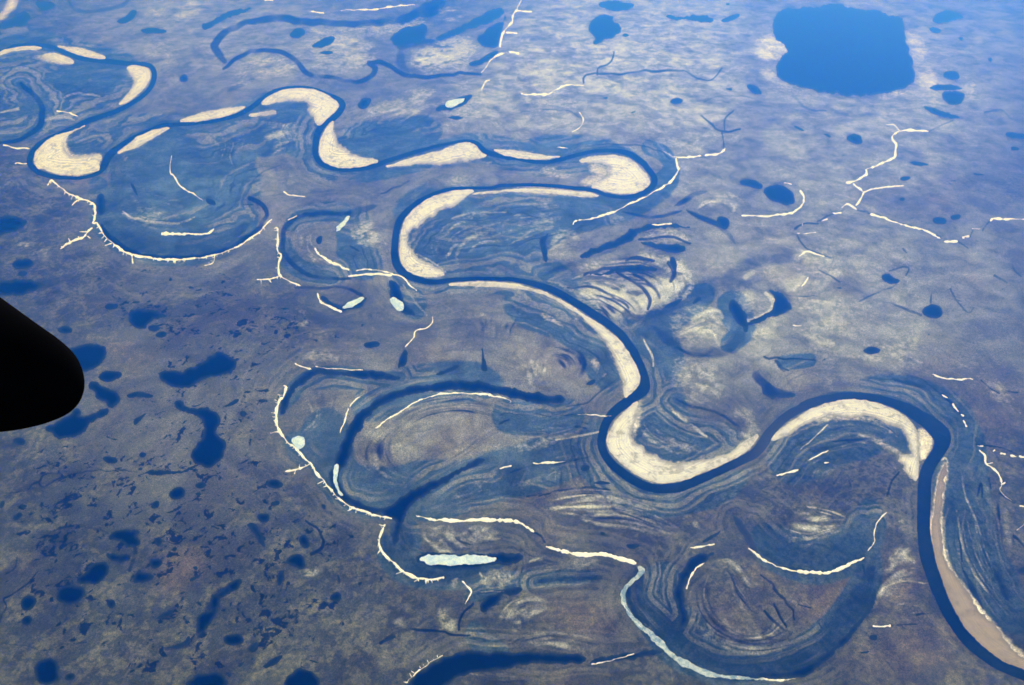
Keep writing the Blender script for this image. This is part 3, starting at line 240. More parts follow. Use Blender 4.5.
# ---- thin painted lines: (kind, strength, strokes) kind d = wet/dark, p = pale, s = sand, m = wet meadow band
LINES = [
 ("m",.6,"23 545,260,110 555,360,130 640,450,150 740,540,140 860,610,110 33 0,620,100 100,600,90 220,530,90 330,410,80 400,290,70 430,180,60"),("m",.4,"33 -60,60,100 60,160,110 200,205,110 330,165,110 390,60,90"),("m",.45,"13 530,110,50 560,180,60 640,235,70 780,255,60 900,232,60 1010,210,50|13 600,60,60 620,150,50"),("m",.4,"01 420,230,60 480,300,70 600,325,70 720,330,70 850,300,70 960,240,60"),
 ("d",.7,"10 0,88,20 100,75,28 200,85,26 300,92,24 450,95,24 540,85,28 620,70,30 680,35,30 745,0,30"),("m",.9,"10 480,85,26 600,90,16 700,60,30 760,10,30"),
 ("d",.75,"00 1018,82,16 960,92,20 900,120,22 860,150,24 838,185,26 855,215,28 882,245,18"),("d",.7,"00 880,275,10 920,237,14 970,212,14 1018,200,14 10 70,200,14 130,210,16 180,240,18 210,275,18 240,298,16 320,305,14 380,322,14 430,322,16 475,300,18 490,270,20 465,255,12|10 460,250,10 510,245,16 560,270,16 610,300,16 680,305,14 760,298,12 850,290,10 905,292,8"),("m",.8,"10 580,190,26 650,170,20 720,160,16"),("m",.7,"10 590,205,26 590,250,30 620,290,24"),
 ("d",.75,"00 80,330,12 120,360,18 150,400,20 163,440,22 155,490,20 110,530,16 50,555,12 -10,564,10"),("m",.4,"00 -10,325,8 40,325,8 85,332,8"),("m",.7,"00 270,5,14 290,35,14 350,46,12 420,40,14 480,22,14 515,0,14"),("m",.6,"00 895,360,10 930,340,14 1000,310,10"),
 ("d",.8,"01 398,235,10 430,282,18 480,325,20 530,347,16 600,359,12 700,360,12 800,353,14 880,334,16 950,298,20 1018,248,16 11 45,233,16 70,205,14 65,180,14 40,150,14 0,130,14"),
 ("d",.55,"11 390,190,14 280,188,16 200,200,14 150,230,18 127,280,18 130,340,18 175,395,18 240,432,14 320,445,12 390,440,10|11 180,480,12 260,485,12 340,478,10 390,490,12 440,512,12"),("m",.7,"11 380,195,26 440,175,24 492,160,12"),("d",.6,"11 512,116,4 560,97,7 622,68,6"),("d",.4,"11 10,60,6 60,25,5 130,0,4"),
 ("m",.6,"21 170,432,10 230,405,12 310,380,12 400,352,10 470,325,8"),("d",.8,"pp 584,275,2 600,271,3 620,268,3 640,269,3 656,269,2|pp 626,261,2 640,258,3 655,261,2|pp 617,273,2 639,286,3 650,299,3 648,310,2|pp 634,275,2 653,288,3 658,299,2|pp 568,288,1.5 593,288,2 620,302,2 628,310,1.5|pp 668,262,3 674,272,4 670,282,3|pp 640,240,2 668,238,2 690,244,2"),("d",.6,"pp 776,361,3 784,371,4|pp 756,378,8 765,386,8|pp 765,388,3 796,396,4|pp 712,352,3 700,356,3 676,348,3"),("p",.7,"pp 765,294,3 774,303,5 770,312,5 757,319,5 745,322,3|pp 756,270,4 745,278,5"),
 ("m",.9,"21 685,160,10 720,145,18 760,118,16 810,105,12|21 730,180,12 770,200,16 840,230,20 890,270,16 922,312,8|21 480,182,6 560,202,10 620,206,10 710,182,10"),("m",.5,"pp 628,321,20 660,305,20 690,293,18 713,286,16 727,283,14 736,272,11 751,264,10 771,260,10 800,262,8|pp 727,286,10 751,286,11 768,291,13 788,302,10|pp 743,325,13 735,342,13 719,353,10 697,354,10 675,346,8 655,328,8"),("p",.45,"pp 793,292,4 803,278,4 806,270,3|pp 800,300,4 840,306,4|pp 795,330,6 830,345,8"),("m",.5,"21 640,110,20 680,150,20"),
 ("d",.7,"20 325,330,5 325,300,6 380,295,5 460,292,6 520,288,6 560,276,8 620,280,8 715,276,6|20 380,295,4 390,265,5 420,255,5 440,230,5 448,200,3|20 790,460,4 830,490,6 870,518,6 940,511,6|20 880,518,5 880,470,5 910,440,4|20 870,520,4 876,575,4|20 720,276,3 770,310,4 830,310,3 870,270,3"),
 ("d",.4,"20 800,400,4 860,380,5 940,380,5 1018,395,4"),("d",.5,"20 330,575,4 440,565,5 540,570,5 620,590,5 670,620,5"),("d",.45,"20 80,440,3 190,430,4 280,440,4 325,470,4 310,500,3 240,540,3"),
 ("d",.5,"30 860,440,5 920,432,5 970,468,4|30 645,517,4 690,495,4 740,470,3|30 110,380,10 170,430,8 240,440,4"),("d",.6,"31 365,180,4 410,185,5|31 805,285,4 815,255,4|31 850,255,4 885,222,4|31 205,225,5 310,180,4|31 120,255,9 150,235,6 215,232,6|31 130,275,4 155,320,5 175,335,4 260,365,4|31 755,305,4 800,330,3|31 410,190,5 560,236,4 690,285,4"),
 ("d",.55,"31 490,415,4 560,400,6 550,430,4|31 520,468,6 470,490,5 400,520,6 370,535,4|31 615,590,9 560,570,10 490,545,6 460,535,4|31 650,540,8 655,510,3|31 730,490,5 760,540,6 800,580,7 820,560,5|31 540,330,6 560,345,5|31 970,380,5 985,420,7 1005,440,5|31 905,435,9 950,465,6|31 210,410,4 300,460,6|31 90,515,4 250,520,3"),
 ("d",.5,"02 0,608,5 60,598,5 110,590,5 130,568,6 158,555,8 175,530,6 240,522,4|02 155,560,6 165,578,5 220,555,6 300,525,4 400,515,4 540,520,6"),("d",.6,"03 0,440,8 20,400,5 25,380,4 15,355,6 60,330,5 110,290,5 150,252,3"),("d",.45,"03 175,200,6 160,150,8 200,90,8 290,65,7 380,80,8 430,100,6|03 530,25,5 560,8,4|03 600,110,5 660,130,5 690,90,3|03 0,530,5 100,535,4 170,555,4 260,530,6 340,520,8"),("d",.45,"03 940,280,20 830,350,22 800,440,22 740,530,16 640,548,12|03 500,90,14 530,170,14 510,240,12"),("d",.5,"03 30,255,8 60,230,5 70,190,5"),
 ("d",.7,"13 220,45,7 265,75,8 287,120,9 277,155,12 240,172,14|13 510,525,9 570,488,12 620,470,8 680,478,10 740,480,6 800,492,8 860,485,5|13 815,470,8 830,420,8 870,370,8"),("d",.4,"13 130,290,5 90,390,4|13 400,270,4 500,255,4|13 180,400,8 250,420,10 300,400,6"),("m",.6,"23 140,285,12 230,273,14 320,270,12 400,272,8"),("d",.6,"23 130,90,5 160,105,7 180,135,7|13 875,330,5 1010,318,4"),
 ("d",.5,"22 260,262,4 340,250,5 380,215,5 415,182,4|22 0,290,3 200,296,4 380,290,4"),("m",.8,"22 640,10,10 690,25,10 730,55,10 770,68,9 830,64,9|22 690,232,6 760,265,9 830,283,9 900,320,9 938,350,9 945,372,7"),("d",.4,"22 845,372,4 880,405,4"),("d",.6,"22 105,618,7 160,602,7|22 150,614,5 250,590,6 350,580,5 430,585,4"),("d",.5,"22 0,325,8 35,316,5|22 40,520,4 120,490,5 160,490,4 280,475,5 340,450,4|22 300,340,10 340,345,6|22 310,325,5 340,330,4"),
 ("d",.6,"32 700,215,6 740,255,9 770,290,9 792,330,5|32 685,330,6 725,355,8 742,390,5|32 480,345,4 530,378,6|32 270,397,4 350,393,7 425,383,4|32 485,615,6 500,560,7 530,520,5|32 838,610,5 850,560,9 850,612,5|32 880,545,7 886,580,5|32 912,640,9 918,690,6|32 925,605,8 975,640,9|32 180,540,8 205,560,5|32 335,558,9 338,575,6|32 945,205,6 995,212,5|32 830,410,4 900,420,5 1000,455,4|32 850,160,5 880,190,4 920,210,4|32 0,75,8 100,75,6 200,78,6|32 60,105,10 95,120,6"),
 ("d",.65,"33 -10,255,4 30,290,9 60,335,11 95,375,8 125,435,4|33 0,400,8 50,450,10 88,478,5|33 40,370,5 58,420,8 82,462,5|33 785,240,6 810,300,10 860,388,6|33 765,105,4 775,200,5|33 915,-5,9 920,45,5|33 980,110,10 1018,150,8|33 385,215,7 398,250,4|33 600,417,7 648,408,4|33 130,375,4 185,385,4|33 215,450,6 230,465,4|33 415,355,4 440,320,5|33 600,450,3 520,452,5"),
 ("p",.7,"22 680,280,8 740,328,12 810,380,8|22 220,392,5 320,375,7 390,355,5|32 140,430,3 250,330,4|32 700,470,5 716,470,6 700,600,4 694,690,4 33 690,100,4 715,190,4|33 480,300,4 540,283,5 640,285,5|13 900,320,3 1018,322,3|22 560,0,4 595,60,6 600,100,4|20 640,590,3 690,620,4"),
 ("p",.5,"01 480,180,5 520,205,9 600,222,9 700,225,8 760,205,5|11 640,345,4 700,370,5 765,420,5|11 780,350,12 800,320,10 840,305,6|11 790,210,6 860,190,8 1000,185,5|11 600,470,6 650,540,8 690,590,6|00 0,440,6 70,425,10|00 250,380,6 310,365,10 390,378,6|00 175,470,10 240,455,14 290,470,6|10 80,400,4 110,395,4"),
]
# ---- scroll bars: (lines, strength pale, strength dark, width, curve A, curve B)
SCROLL = [
 (6,.8,.8,7,"pp 560,284 590,276 620,281 642,296 650,312","pp 585,308 600,309 612,318 622,326"),(6,.7,.8,7,"pp 568,264 605,262 640,260 672,274 684,292","pp 615,288 638,283 654,288 660,302"),(4,.7,.5,8,"pp 658,254 684,268 693,285 680,300","pp 652,276 668,282 672,292 660,303"),(6,.5,.6,6,"pp 553,284 575,295 595,312 618,332","pp 575,285 595,294 610,306 628,322"),
 (11,.38,.25,7,"11 770,420 715,350 715,290 770,225 860,180 960,150 21 0,130","11 880,420 850,380 860,340 910,300 990,290 21 60,280 180,250"),
 (7,.4,.2,8,"21 0,140 100,140 250,150 350,140","21 0,330 60,300 150,260 250,210"),
 (10,.3,.55,8,"12 490,365 440,430 445,490 510,545 630,578","12 650,300 570,370 550,440 600,500 690,520"),(7,.25,.6,7,"12 540,315 620,270 720,238 850,228 1010,252","12 590,360 700,300 830,280 930,300 1010,340"),(6,.3,.4,8,"12 690,520 800,450 900,380 1010,300","12 650,580 760,520 900,440 1010,400"),
 (13,.75,.55,8,"22 120,648 250,603 400,590 530,615 650,675","23 250,10 380,50 500,60 620,95 700,112"),
 (6,.6,.5,9,"23 10,510 0,440 40,380 120,350 200,358","23 95,500 85,440 115,400 170,385 210,390"),(7,.6,.45,9,"23 0,548 80,500 180,478 280,490 400,520","23 20,556 100,536 200,520 280,535 380,545"),(4,.3,.3,10,"23 0,250 150,200 200,190 230,215","23 0,280 100,260 300,240 400,225"),(6,.35,.3,7,"23 200,190 300,200 400,195 500,215","23 300,265 330,250 360,230 400,210"),
 (11,.55,.55,9,"23 738,310 722,380 755,450 850,520 960,552 33 20,552 130,525 240,470","23 840,230 810,320 830,400 890,460 960,490 33 0,480 40,440 80,400"),(5,.45,.6,8,"23 830,210 900,190 960,250 1010,330","23 860,240 900,260 920,340 990,430"),
 (9,.7,.3,6,"33 332,38 220,10 80,-20","33 330,55 260,100 140,128 20,100"),(5,.5,.2,10,"33 20,90 80,115 150,128 250,110","33 40,60 120,90 200,90 300,55"),
 (7,.6,.3,12,"33 470,230 530,160 610,110","33 425,400 470,330 530,292 635,286"),(5,.3,.25,9,"33 450,400 520,340 640,330","33 470,420 560,400 660,400"),
 (9,.6,.45,9,"13 680,65 700,120 760,155 840,160","13 870,70 900,110 950,125 1010,100"),(7,.6,.35,10,"13 880,235 920,290 960,315","13 1000,225 1015,260 23 20,300"),
 (5,.5,.2,9,"01 440,140 500,215 610,240 740,230","01 520,110 560,170 640,190 740,160"),(6,.3,.25,9,"01 440,60 460,150 520,230 640,265 800,240","01 560,60 600,110 680,140 800,130"),
 (8,.55,.2,10,"10 200,285 310,262 430,230 530,185","10 160,95 250,120 340,140 430,120"),(7,.55,.3,8,"10 450,462 560,440 650,380 700,320","10 540,485 620,455 700,425 780,420"),(6,.5,.2,9,"10 690,65 760,30 850,30 890,60","10 720,112 790,82 850,80 885,90"),(6,.45,.2,9,"10 640,280 720,230 830,150","10 700,290 780,270 870,210"),(5,.4,.2,8,"10 0,300 100,260 180,270","10 0,250 60,230 130,230"),
 (7,.45,.15,9,"00 560,15 620,60 720,72 850,40","00 600,0 680,18 800,5 850,0"),(5,.4,.15,9,"00 540,190 620,178 695,210 705,255","00 555,240 610,212 650,215 660,245"),(6,.5,.25,8,"00 890,335 940,270 1018,230 10 60,225","00 900,352 960,322 1018,292 10 60,280"),
 (8,.35,.3,9,"00 800,520 860,570 850,620 870,670","00 1000,460 960,560 950,620 980,680"),(8,.45,.25,8,"10 0,470 110,470 200,500 240,530","10 30,680 70,620 140,570 240,540"),
 (9,.65,.35,8,"21 620,650 720,610 800,570 860,570 880,640","22 690,30 740,0 790,-20 830,-10 850,30"),(6,.7,.4,10,"21 735,152 820,120 910,128 948,165 915,195","21 780,185 830,158 880,162 900,185"),(5,.45,.3,9,"21 540,300 640,262 740,270 790,310","21 600,320 660,300 720,330 740,370"),
 (8,.7,.2,7,"22 40,60 90,130 118,185","22 190,60 170,130 130,185"),(8,.2,.6,7,"22 190,20 290,30 340,80 320,150","22 180,70 230,80 260,110 250,150"),(6,.35,.3,9,"22 0,300 150,300 390,295","22 0,450 200,400 390,345"),(6,.3,.3,9,"22 0,500 200,440 390,400","22 60,590 250,520 430,490"),
 (7,.4,.3,9,"22 530,320 560,380 640,430 740,452","22 600,300 680,370 760,410 850,420"),(6,.45,.25,8,"32 190,325 310,308 440,335 520,390 545,440","32 240,430 350,395 430,405 490,440 520,470"),(5,.35,.3,8,"32 60,590 130,500 260,430 350,400","32 200,680 290,560 330,480 380,440"),
 (7,.45,.4,8,"32 730,430 728,560 755,685 33 790,180 880,330 1018,480","32 850,500 890,600 950,685 33 960,150 1018,270"),(7,.3,.2,9,"32 640,60 800,120 900,260 960,420","32 740,50 880,130 980,240 1018,340"),
 (5,.3,.3,9,"12 190,150 230,220 250,310 190,370","12 330,160 330,220 320,290 260,350"),(5,.4,.2,9,"11 180,270 200,330 260,390 360,420","11 290,240 240,290 260,330 330,370"),(4,.4,.2,8,"11 400,230 420,300 500,345","11 480,215 520,270 560,330"),
 (6,.3,.25,9,"12 620,690 800,610 1018,570","13 690,10 850,0 22 0,640"),(5,.35,.35,9,"23 540,20 620,70 720,110","23 700,0 760,40 800,90"),(5,.3,.3,10,"33 500,180 560,120 600,90","33 450,100 520,60 600,30"),(5,.35,.3,9,"13 760,640 860,610 23 0,640 100,620","13 780,690 860,680 23 20,690 120,680"),
 (5,.3,.3,9,"11 700,560 830,620 900,690","11 1018,540 21 60,570 200,680"),(6,.2,.5,8,"11 890,580 905,640 900,690","21 60,600 40,640 20,690"),
]
# ---- speckled wet tundra: strength, outline
SPECK = [
 (1.0,"01 250,400 450,350 700,380 1000,300 11 100,500 300,600 500,640 640,690 12 640,40 560,100 250,90 130,160 60,300 80,420 200,560 350,680 13 500,50 480,200 650,300 560,400 400,420 300,690 03 0,690 02 0,480 300,400 500,300 600,60 01 400,640"),
 (.75,"02 0,430 300,400 600,250 1018,250 13 500,300 480,690 03 0,690"),(.55,"00 0,650 300,690 01 350,250 500,380 250,500 0,520"),
 (.5,"20 560,260 760,280 760,420 600,420 400,400 440,360"),(.55,"30 0,360 250,420 420,470 400,560 200,620 0,560"),(.35,"30 600,20 1018,60 1018,300 700,260"),(.4,"30 0,560 400,560 1018,420 31 1018,300 500,300 200,100"),(.45,"31 350,300 700,300 1018,350 1018,690 32 1018,120 700,100 600,40 31 200,560"),(.45,"22 830,0 1018,20 1018,140 860,200"),(.5,"32 0,30 300,90 340,200 100,230 0,210"),
 (.4,"20 300,0 1018,0 1018,200 700,220 420,180"),(.3,"10 0,0 500,0 300,80 0,60"),
]
# ---- pale belts with the view's brighter middle painted into ground colour: strength, outline
BRIGHT_BELTS = [
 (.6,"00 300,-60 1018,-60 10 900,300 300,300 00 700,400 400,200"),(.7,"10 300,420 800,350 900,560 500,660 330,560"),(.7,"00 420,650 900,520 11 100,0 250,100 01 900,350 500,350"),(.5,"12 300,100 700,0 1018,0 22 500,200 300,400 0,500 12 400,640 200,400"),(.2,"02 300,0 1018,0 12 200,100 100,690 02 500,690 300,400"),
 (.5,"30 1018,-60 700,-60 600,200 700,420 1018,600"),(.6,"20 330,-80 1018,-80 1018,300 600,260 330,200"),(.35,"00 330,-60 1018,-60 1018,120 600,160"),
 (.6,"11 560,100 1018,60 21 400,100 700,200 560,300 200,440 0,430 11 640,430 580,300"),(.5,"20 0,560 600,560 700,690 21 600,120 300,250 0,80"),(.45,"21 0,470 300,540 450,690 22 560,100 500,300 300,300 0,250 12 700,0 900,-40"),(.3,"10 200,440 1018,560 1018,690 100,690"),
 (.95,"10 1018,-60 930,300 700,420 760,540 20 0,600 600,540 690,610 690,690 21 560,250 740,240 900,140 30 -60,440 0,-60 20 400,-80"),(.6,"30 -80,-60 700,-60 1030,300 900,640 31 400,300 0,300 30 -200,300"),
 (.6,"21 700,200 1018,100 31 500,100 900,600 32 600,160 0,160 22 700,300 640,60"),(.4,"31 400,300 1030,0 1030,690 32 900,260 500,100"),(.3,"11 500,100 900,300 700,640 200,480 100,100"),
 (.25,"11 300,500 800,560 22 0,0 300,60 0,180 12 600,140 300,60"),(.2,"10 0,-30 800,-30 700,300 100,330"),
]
# ---- centre lines of abandoned channels, which the ridges run parallel to
CHANNELS = [
 "12 590,146 430,124 280,116 190,155 130,220 120,285 150,390 250,500 330,600", "22 255,230 130,212 0,190 12 860,168 680,182 530,222 420,300 365,400 320,540 370,640 500,675 600,640 720,560 840,495 920,470",
 "23 540,240 490,320 520,420 650,560 800,640 930,655 33 40,640 180,610 300,520 400,400 435,310 430,180 440,60", "23 830,168 750,230 705,320 725,400 700,460", "23 925,35 990,150 33 60,222 200,245 330,215 390,180",
 "13 530,60 510,145 600,240 760,265", "13 650,22 810,48 1000,48 23 110,75 178,148 400,180 530,215", "13 640,680 810,562 960,560 23 200,580 400,580 640,556", "21 160,430 310,370 470,300 560,240 700,236 780,290",
 "21 880,480 900,430 1018,370", "21 890,530 960,590 965,660", "31 0,500 80,535 105,570 0,600", "11 390,190 200,200 127,280 175,395 320,445", "01 398,235 530,347 700,360 950,298 11 70,205 40,150", "00 80,330 163,440 110,530 0,564",
]

# ---------------------------------------------------------------- camera and survey
H = 10000.0; PITCH = R(35.0); FPX = 512.0 / math.tan(R(30.0))
cp, sp = math.cos(PITCH), math.sin(PITCH)
def sheet(s):
    out = []; ox = oy = 0; kk = K
    for t in s.split():
        if t == 'pp': ox = oy = 0; kk = 1.          # the key sheet
        elif ',' not in t: ox, oy = ORX[int(t[0])], ORY[int(t[1])]; kk = K
        else:
            v = [float(q) for q in t.split(',')]
            out.append((ox + v[0]/kk, oy + v[1]/kk) + ((v[2]/kk,) if len(v) > 2 else ()))
    return np.array(out)
def ground(p):
    "survey bearings -> metres on the plain"
    p = np.asarray(p, float); dx = (p[..., 0]-512)/FPX; dy = (342.5-p[..., 1])/FPX
    t = H / (sp - dy*cp)
    return np.stack([dx*t, (cp + dy*sp)*t], -1)
def catmull(p, closed=False, step=2.0):
    p = np.asarray(p, float); n = len(p); out = []
    for i in range(n if closed else n-1):
        a, b, c, d = (p[(i-1) % n], p[i], p[(i+1) % n], p[(i+2) % n]) if closed else (p[max(i-1, 0)], p[i], p[i+1], p[min(i+2, n-1)])
        k = max(1, int(np.hypot(*(c-b)[:2])/step))
        for j in range(k):
            t = j/k
            out.append(.5*((2*b)+(c-a)*t+(2*a-5*b+4*c-d)*t*t+(3*b-a-3*c+d)*t**3))
    if not closed: out.append(p[-1])
    return np.array(out)
def chaikin(p, it=2):
    for _ in range(it):
        q = np.roll(p, -1, 0); p = np.stack([.75*p+.25*q, .25*p+.75*q], 1).reshape(-1, p.shape[1])
    return p
def resample(p, n):
    d = np.concatenate([[0], np.cumsum(np.hypot(*np.diff(p[:, :2], axis=0).T))])
    t = np.linspace(0, d[-1], n)
    return np.stack([np.interp(t, d, p[:, k]) for k in range(p.shape[1])], 1)
def wob(n, amp, corr, closed=True):
    "a random curve of n samples, correlated over corr samples"
    m = max(3, int(n/max(corr, 1))); v = rng.normal(0, amp, m)
    v = np.append(v, v[0] if closed else v[-1])
    return np.interp(np.linspace(0, m, n, endpoint=False), np.arange(m+1), v)
def ragged(poly, amp=.5, it=2):
    p = chaikin(poly, it)
    per = np.hypot(*np.diff(np.vstack([p, p[:1]]), axis=0).T).sum()
    p = resample(np.vstack([p, p[:1]]), max(12, int(per/1.1)))[:-1]
    t = np.roll(p, -1, 0)-np.roll(p, 1, 0); t /= np.hypot(*t.T)[:, None]+1e-9
    nrm = np.stack([t[:, 1], -t[:, 0]], 1)
    amp = min(amp, per*.006+.1)
    return p + nrm*(wob(len(p), amp, 7)+wob(len(p), amp*.7, 3)+wob(len(p), amp*.45, 1.4))[:, None]

# ---------------------------------------------------------------- the survey grid of the plain: fine near, coarser far away
D = .8
cx = np.arange(-172, 1198, D); cy = np.arange(-100, 850, D); NX, NY = len(cx), len(cy)
GX, GY = np.meshgrid(cx, cy); WP = ground(np.stack([GX, GY], -1)); WX, WY = WP[..., 0], WP[..., 1]
def layer(): return np.zeros((NY, NX), np.float32)
def win(x0, x1, y0, y1):
    i0 = max(0, int((x0-cx[0])/D)); i1 = min(NX, int((x1-cx[0])/D)+2); j0 = max(0, int((y0-cy[0])/D)); j1 = min(NY, int((y1-cy[0])/D)+2)
    return (slice(j0, j1), slice(i0, i1)) if i1 > i0 and j1 > j0 else None
def smooth(a, b, x):
    t = np.clip((x-a)/(b-a), 0, 1); return t*t*(3-2*t)
def segs(pts, reach):
    for k in range(len(pts)-1):
        a, b = pts[k][:2], pts[k+1][:2]; r = reach[k]
        w = win(min(a[0], b[0])-r, max(a[0], b[0])+r, min(a[1], b[1])-r, max(a[1], b[1])+r)
        if w is None: continue
        gx = cx[w[1]][None, :]; gy = cy[w[0]][:, None]; d = b-a; l2 = max(d@d, 1e-6)
        t = np.clip(((gx-a[0])*d[0]+(gy-a[1])*d[1])/l2, 0, 1)
        yield k, w, t, np.hypot(gx-a[0]-t*d[0], gy-a[1]-t*d[1])
def brush(L, pts, wid, val, soft=.5, vals=None):
    "stroke with a round soft brush, wid = full width"
    reach = np.maximum(wid[:-1], wid[1:])*.5*(1+soft)+D
    for k, w, t, dist in segs(pts, reach):
        hw = (wid[k]+(wid[k+1]-wid[k])*t)*.5
        v = (val if vals is None else vals[k]+(vals[k+1]-vals[k])*t)*(1-smooth(hw*(1-soft), hw*(1+soft)+D*.5, dist))
        np.maximum(L[w], v, out=L[w])
def inside(poly, pad=0):
    w = win(poly[:, 0].min()-pad, poly[:, 0].max()+pad, poly[:, 1].min()-pad, poly[:, 1].max()+pad)
    if w is None: return None, None
    gx = cx[w[1]][None, :]; gy = cy[w[0]][:, None]; m = np.zeros((gy.shape[0], gx.shape[1]), bool)
    q = np.roll(poly, -1, 0)
    for (ax, ay), (bx, by) in zip(poly, q):
        if ay == by: continue
        c = ((ay > gy) != (by > gy)); m ^= c & (gx < (bx-ax)*(gy-ay)/(by-ay)+ax)
    return w, m
def blur(a, r):
    for ax in (0, 1):
        for _ in range(2):
            p = np.pad(a, [(r+1, r) if k == ax else (0, 0) for k in (0, 1)], mode='edge').cumsum(ax, dtype=np.float64)
            n = a.shape[ax]
            a = ((p.take(range(2*r+1, 2*r+1+n), ax)-p.take(range(0, n), ax))/(2*r+1)).astype(np.float32)
    return a
def patch(L, poly, val, r):
    r = max(1, int(r/D)); g = chaikin(poly, 2); w, m = inside(g, r*D*2.5)
    if w is None: return
    np.maximum(L[w], val*blur(m.astype(np.float32), r), out=L[w])
def lattice(U, V, octv, seed):
    r = np.random.default_rng(seed); out = layer(); amp = 1.; tot = 0; M = 512
    for o in range(octv):
        g = r.random((M, M)).astype(np.float32); i = np.floor(U).astype(np.int32); j = np.floor(V).astype(np.int32); fu = (U-i).astype(np.float32); fv = (V-j).astype(np.float32); i %= M; j %= M; i2 = (i+1) % M; j2 = (j+1) % M
        fu = fu*fu*(3-2*fu); fv = fv*fv*(3-2*fv)
        out += amp*((g[j, i]*(1-fu)+g[j, i2]*fu)*(1-fv)+(g[j2, i]*(1-fu)+g[j2, i2]*fu)*fv); tot += amp; amp *= .5; U = U*2.03+7.3; V = V*2.03+3.1
    return out/tot
def fbm(cell, octv=4, seed=0): return lattice(WX/cell, WY/cell, octv, seed)
def strokes(s, step=2.0):
    for part in s.split('|'):
        p = catmull(sheet(part), step=step); yield p, p[:, 2]

flood, pale, pink, sand, dark, meadow, speck, brighter = (layer() for _ in range(8))
dist = np.full((NY, NX), 90., np.float32)                       # how far from the nearest old or live channel
def channel(p, reach=80.):
    for k, w, t, d in segs(p, np.full(len(p), reach)): np.minimum(dist[w], d, out=dist[w])
for s in FLOOD:
    p = sheet(s)
    if np.ptp(p[:, 0]) < 2: continue
    p = catmull(p, step=6); tp = np.minimum(np.arange(len(p)), np.arange(len(p))[::-1])/max(len(p)-1, 1); tp = .3+.7*smooth(0, .22, tp); brush(flood, p, p[:, 2]*1.25*tp, 1., .28, vals=np.clip((tp-.3)/.7*1.3, 0, 1))
n1 = fbm(1100, 4, 1); n2 = fbm(260, 3, 2); n3 = fbm(3000, 4, 3)
flood = smooth(.14, .55, flood+(n1-.5)*.6+(n2-.5)*.35)
for v, s in PALE: patch(pale, sheet(s), v, 5)
for v, s in PINK: patch(pink, sheet(s), v, 12)
for v, s in SANDSOFT: patch(sand, sheet(s), v, 3)
for v, s in BRIGHT_BELTS: patch(brighter, sheet(s), v, 40)
for v, s in SPECK: patch(speck, sheet(s), v, 30)
pale *= smooth(.25, .6, n2+.12)
channel(catmull(sheet(RIVER), step=5))
for s in CHANNELS: channel(catmull(sheet(s), step=5))
for kind, v, s in LINES:
    L = {'d': dark, 'p': pale, 's': sand, 'm': meadow}[kind]
    for p, w in strokes(s):
        n = len(p); p = p.copy(); p[:, :2] += np.stack([wob(n, .6, 3, False), wob(n, .6, 3, False)], 1)*(1 if kind == 'd' else .6)
        if kind == 'm': tp = np.minimum(np.arange(n), np.arange(n)[::-1])/max(n-1, 1); w = w*(.35+.65*smooth(0, .15, tp))
        if kind == 'm' and n > 25 and not s.startswith('03'): channel(p[::2], 40.)
        brush(L, p, w*1.1, v, .35, vals=v*np.clip(1+wob(n, .25, 4, False), .35, 1.15))
for nl, vp, vd, wd, A, B in SCROLL:
    a = catmull(sheet(A)); b = catmull(sheet(B)); n = 60; a = resample(a, n); b = resample(b, n); nl = int(nl*1.5)
    for k in range(nl):
        for L, v, off in ((pale, vp, 0), (dark, vd, .5)):
            t = np.clip((k+off+rng.normal(0, .3))/max(nl-1, 1), -.05, 1.05)
            p = a*(1-t)+b*t+np.stack([wob(n, .9, 14, False), wob(n, .9, 14, False)], 1)
            i0 = int(rng.uniform(0, .35)*n); i1 = n-int(rng.uniform(0, .35)*n)
            env = np.sin(np.linspace(0.12, math.pi-.12, i1-i0))**.5*np.clip(.8+wob(i1-i0, .35, 9, False), .08, 1.15)
            w = np.full(i1-i0, wd/K)*rng.choice([.7, 1.1, 1.8, 3.0])*np.clip(1+wob(i1-i0, .3, 10, False), .4, 1.8)
            brush(L, p[i0:i1], w*(1 if L is pale else .75), v, .85, vals=np.minimum(v*1.25*env*rng.uniform(.35, 1.05), 1))
# ridge and swale: every meander belt is ribbed parallel to the channel that built it
tab = rng.random(4096).astype(np.float32)
def rib(q): i = np.floor(q).astype(np.int32); f = q-i; f = f*f*(3-2*f); return tab[i % 4096]*(1-f)+tab[(i+1) % 4096]*f
q = dist+(n1-.5)*20+(n2-.5)*3
rb = .6*rib(q/3.1+50)+.4*rib(q/1.5+900)
brk = smooth(.28, .58, fbm(1700, 3, 8))*smooth(85, 50, dist)*smooth(2, 6, dist)
ridge_up = smooth(.55, .85, rb)*brk; ridge_dn = smooth(.45, .15, rb)*brk
rib_att = (ridge_up-ridge_dn).astype(np.float32)

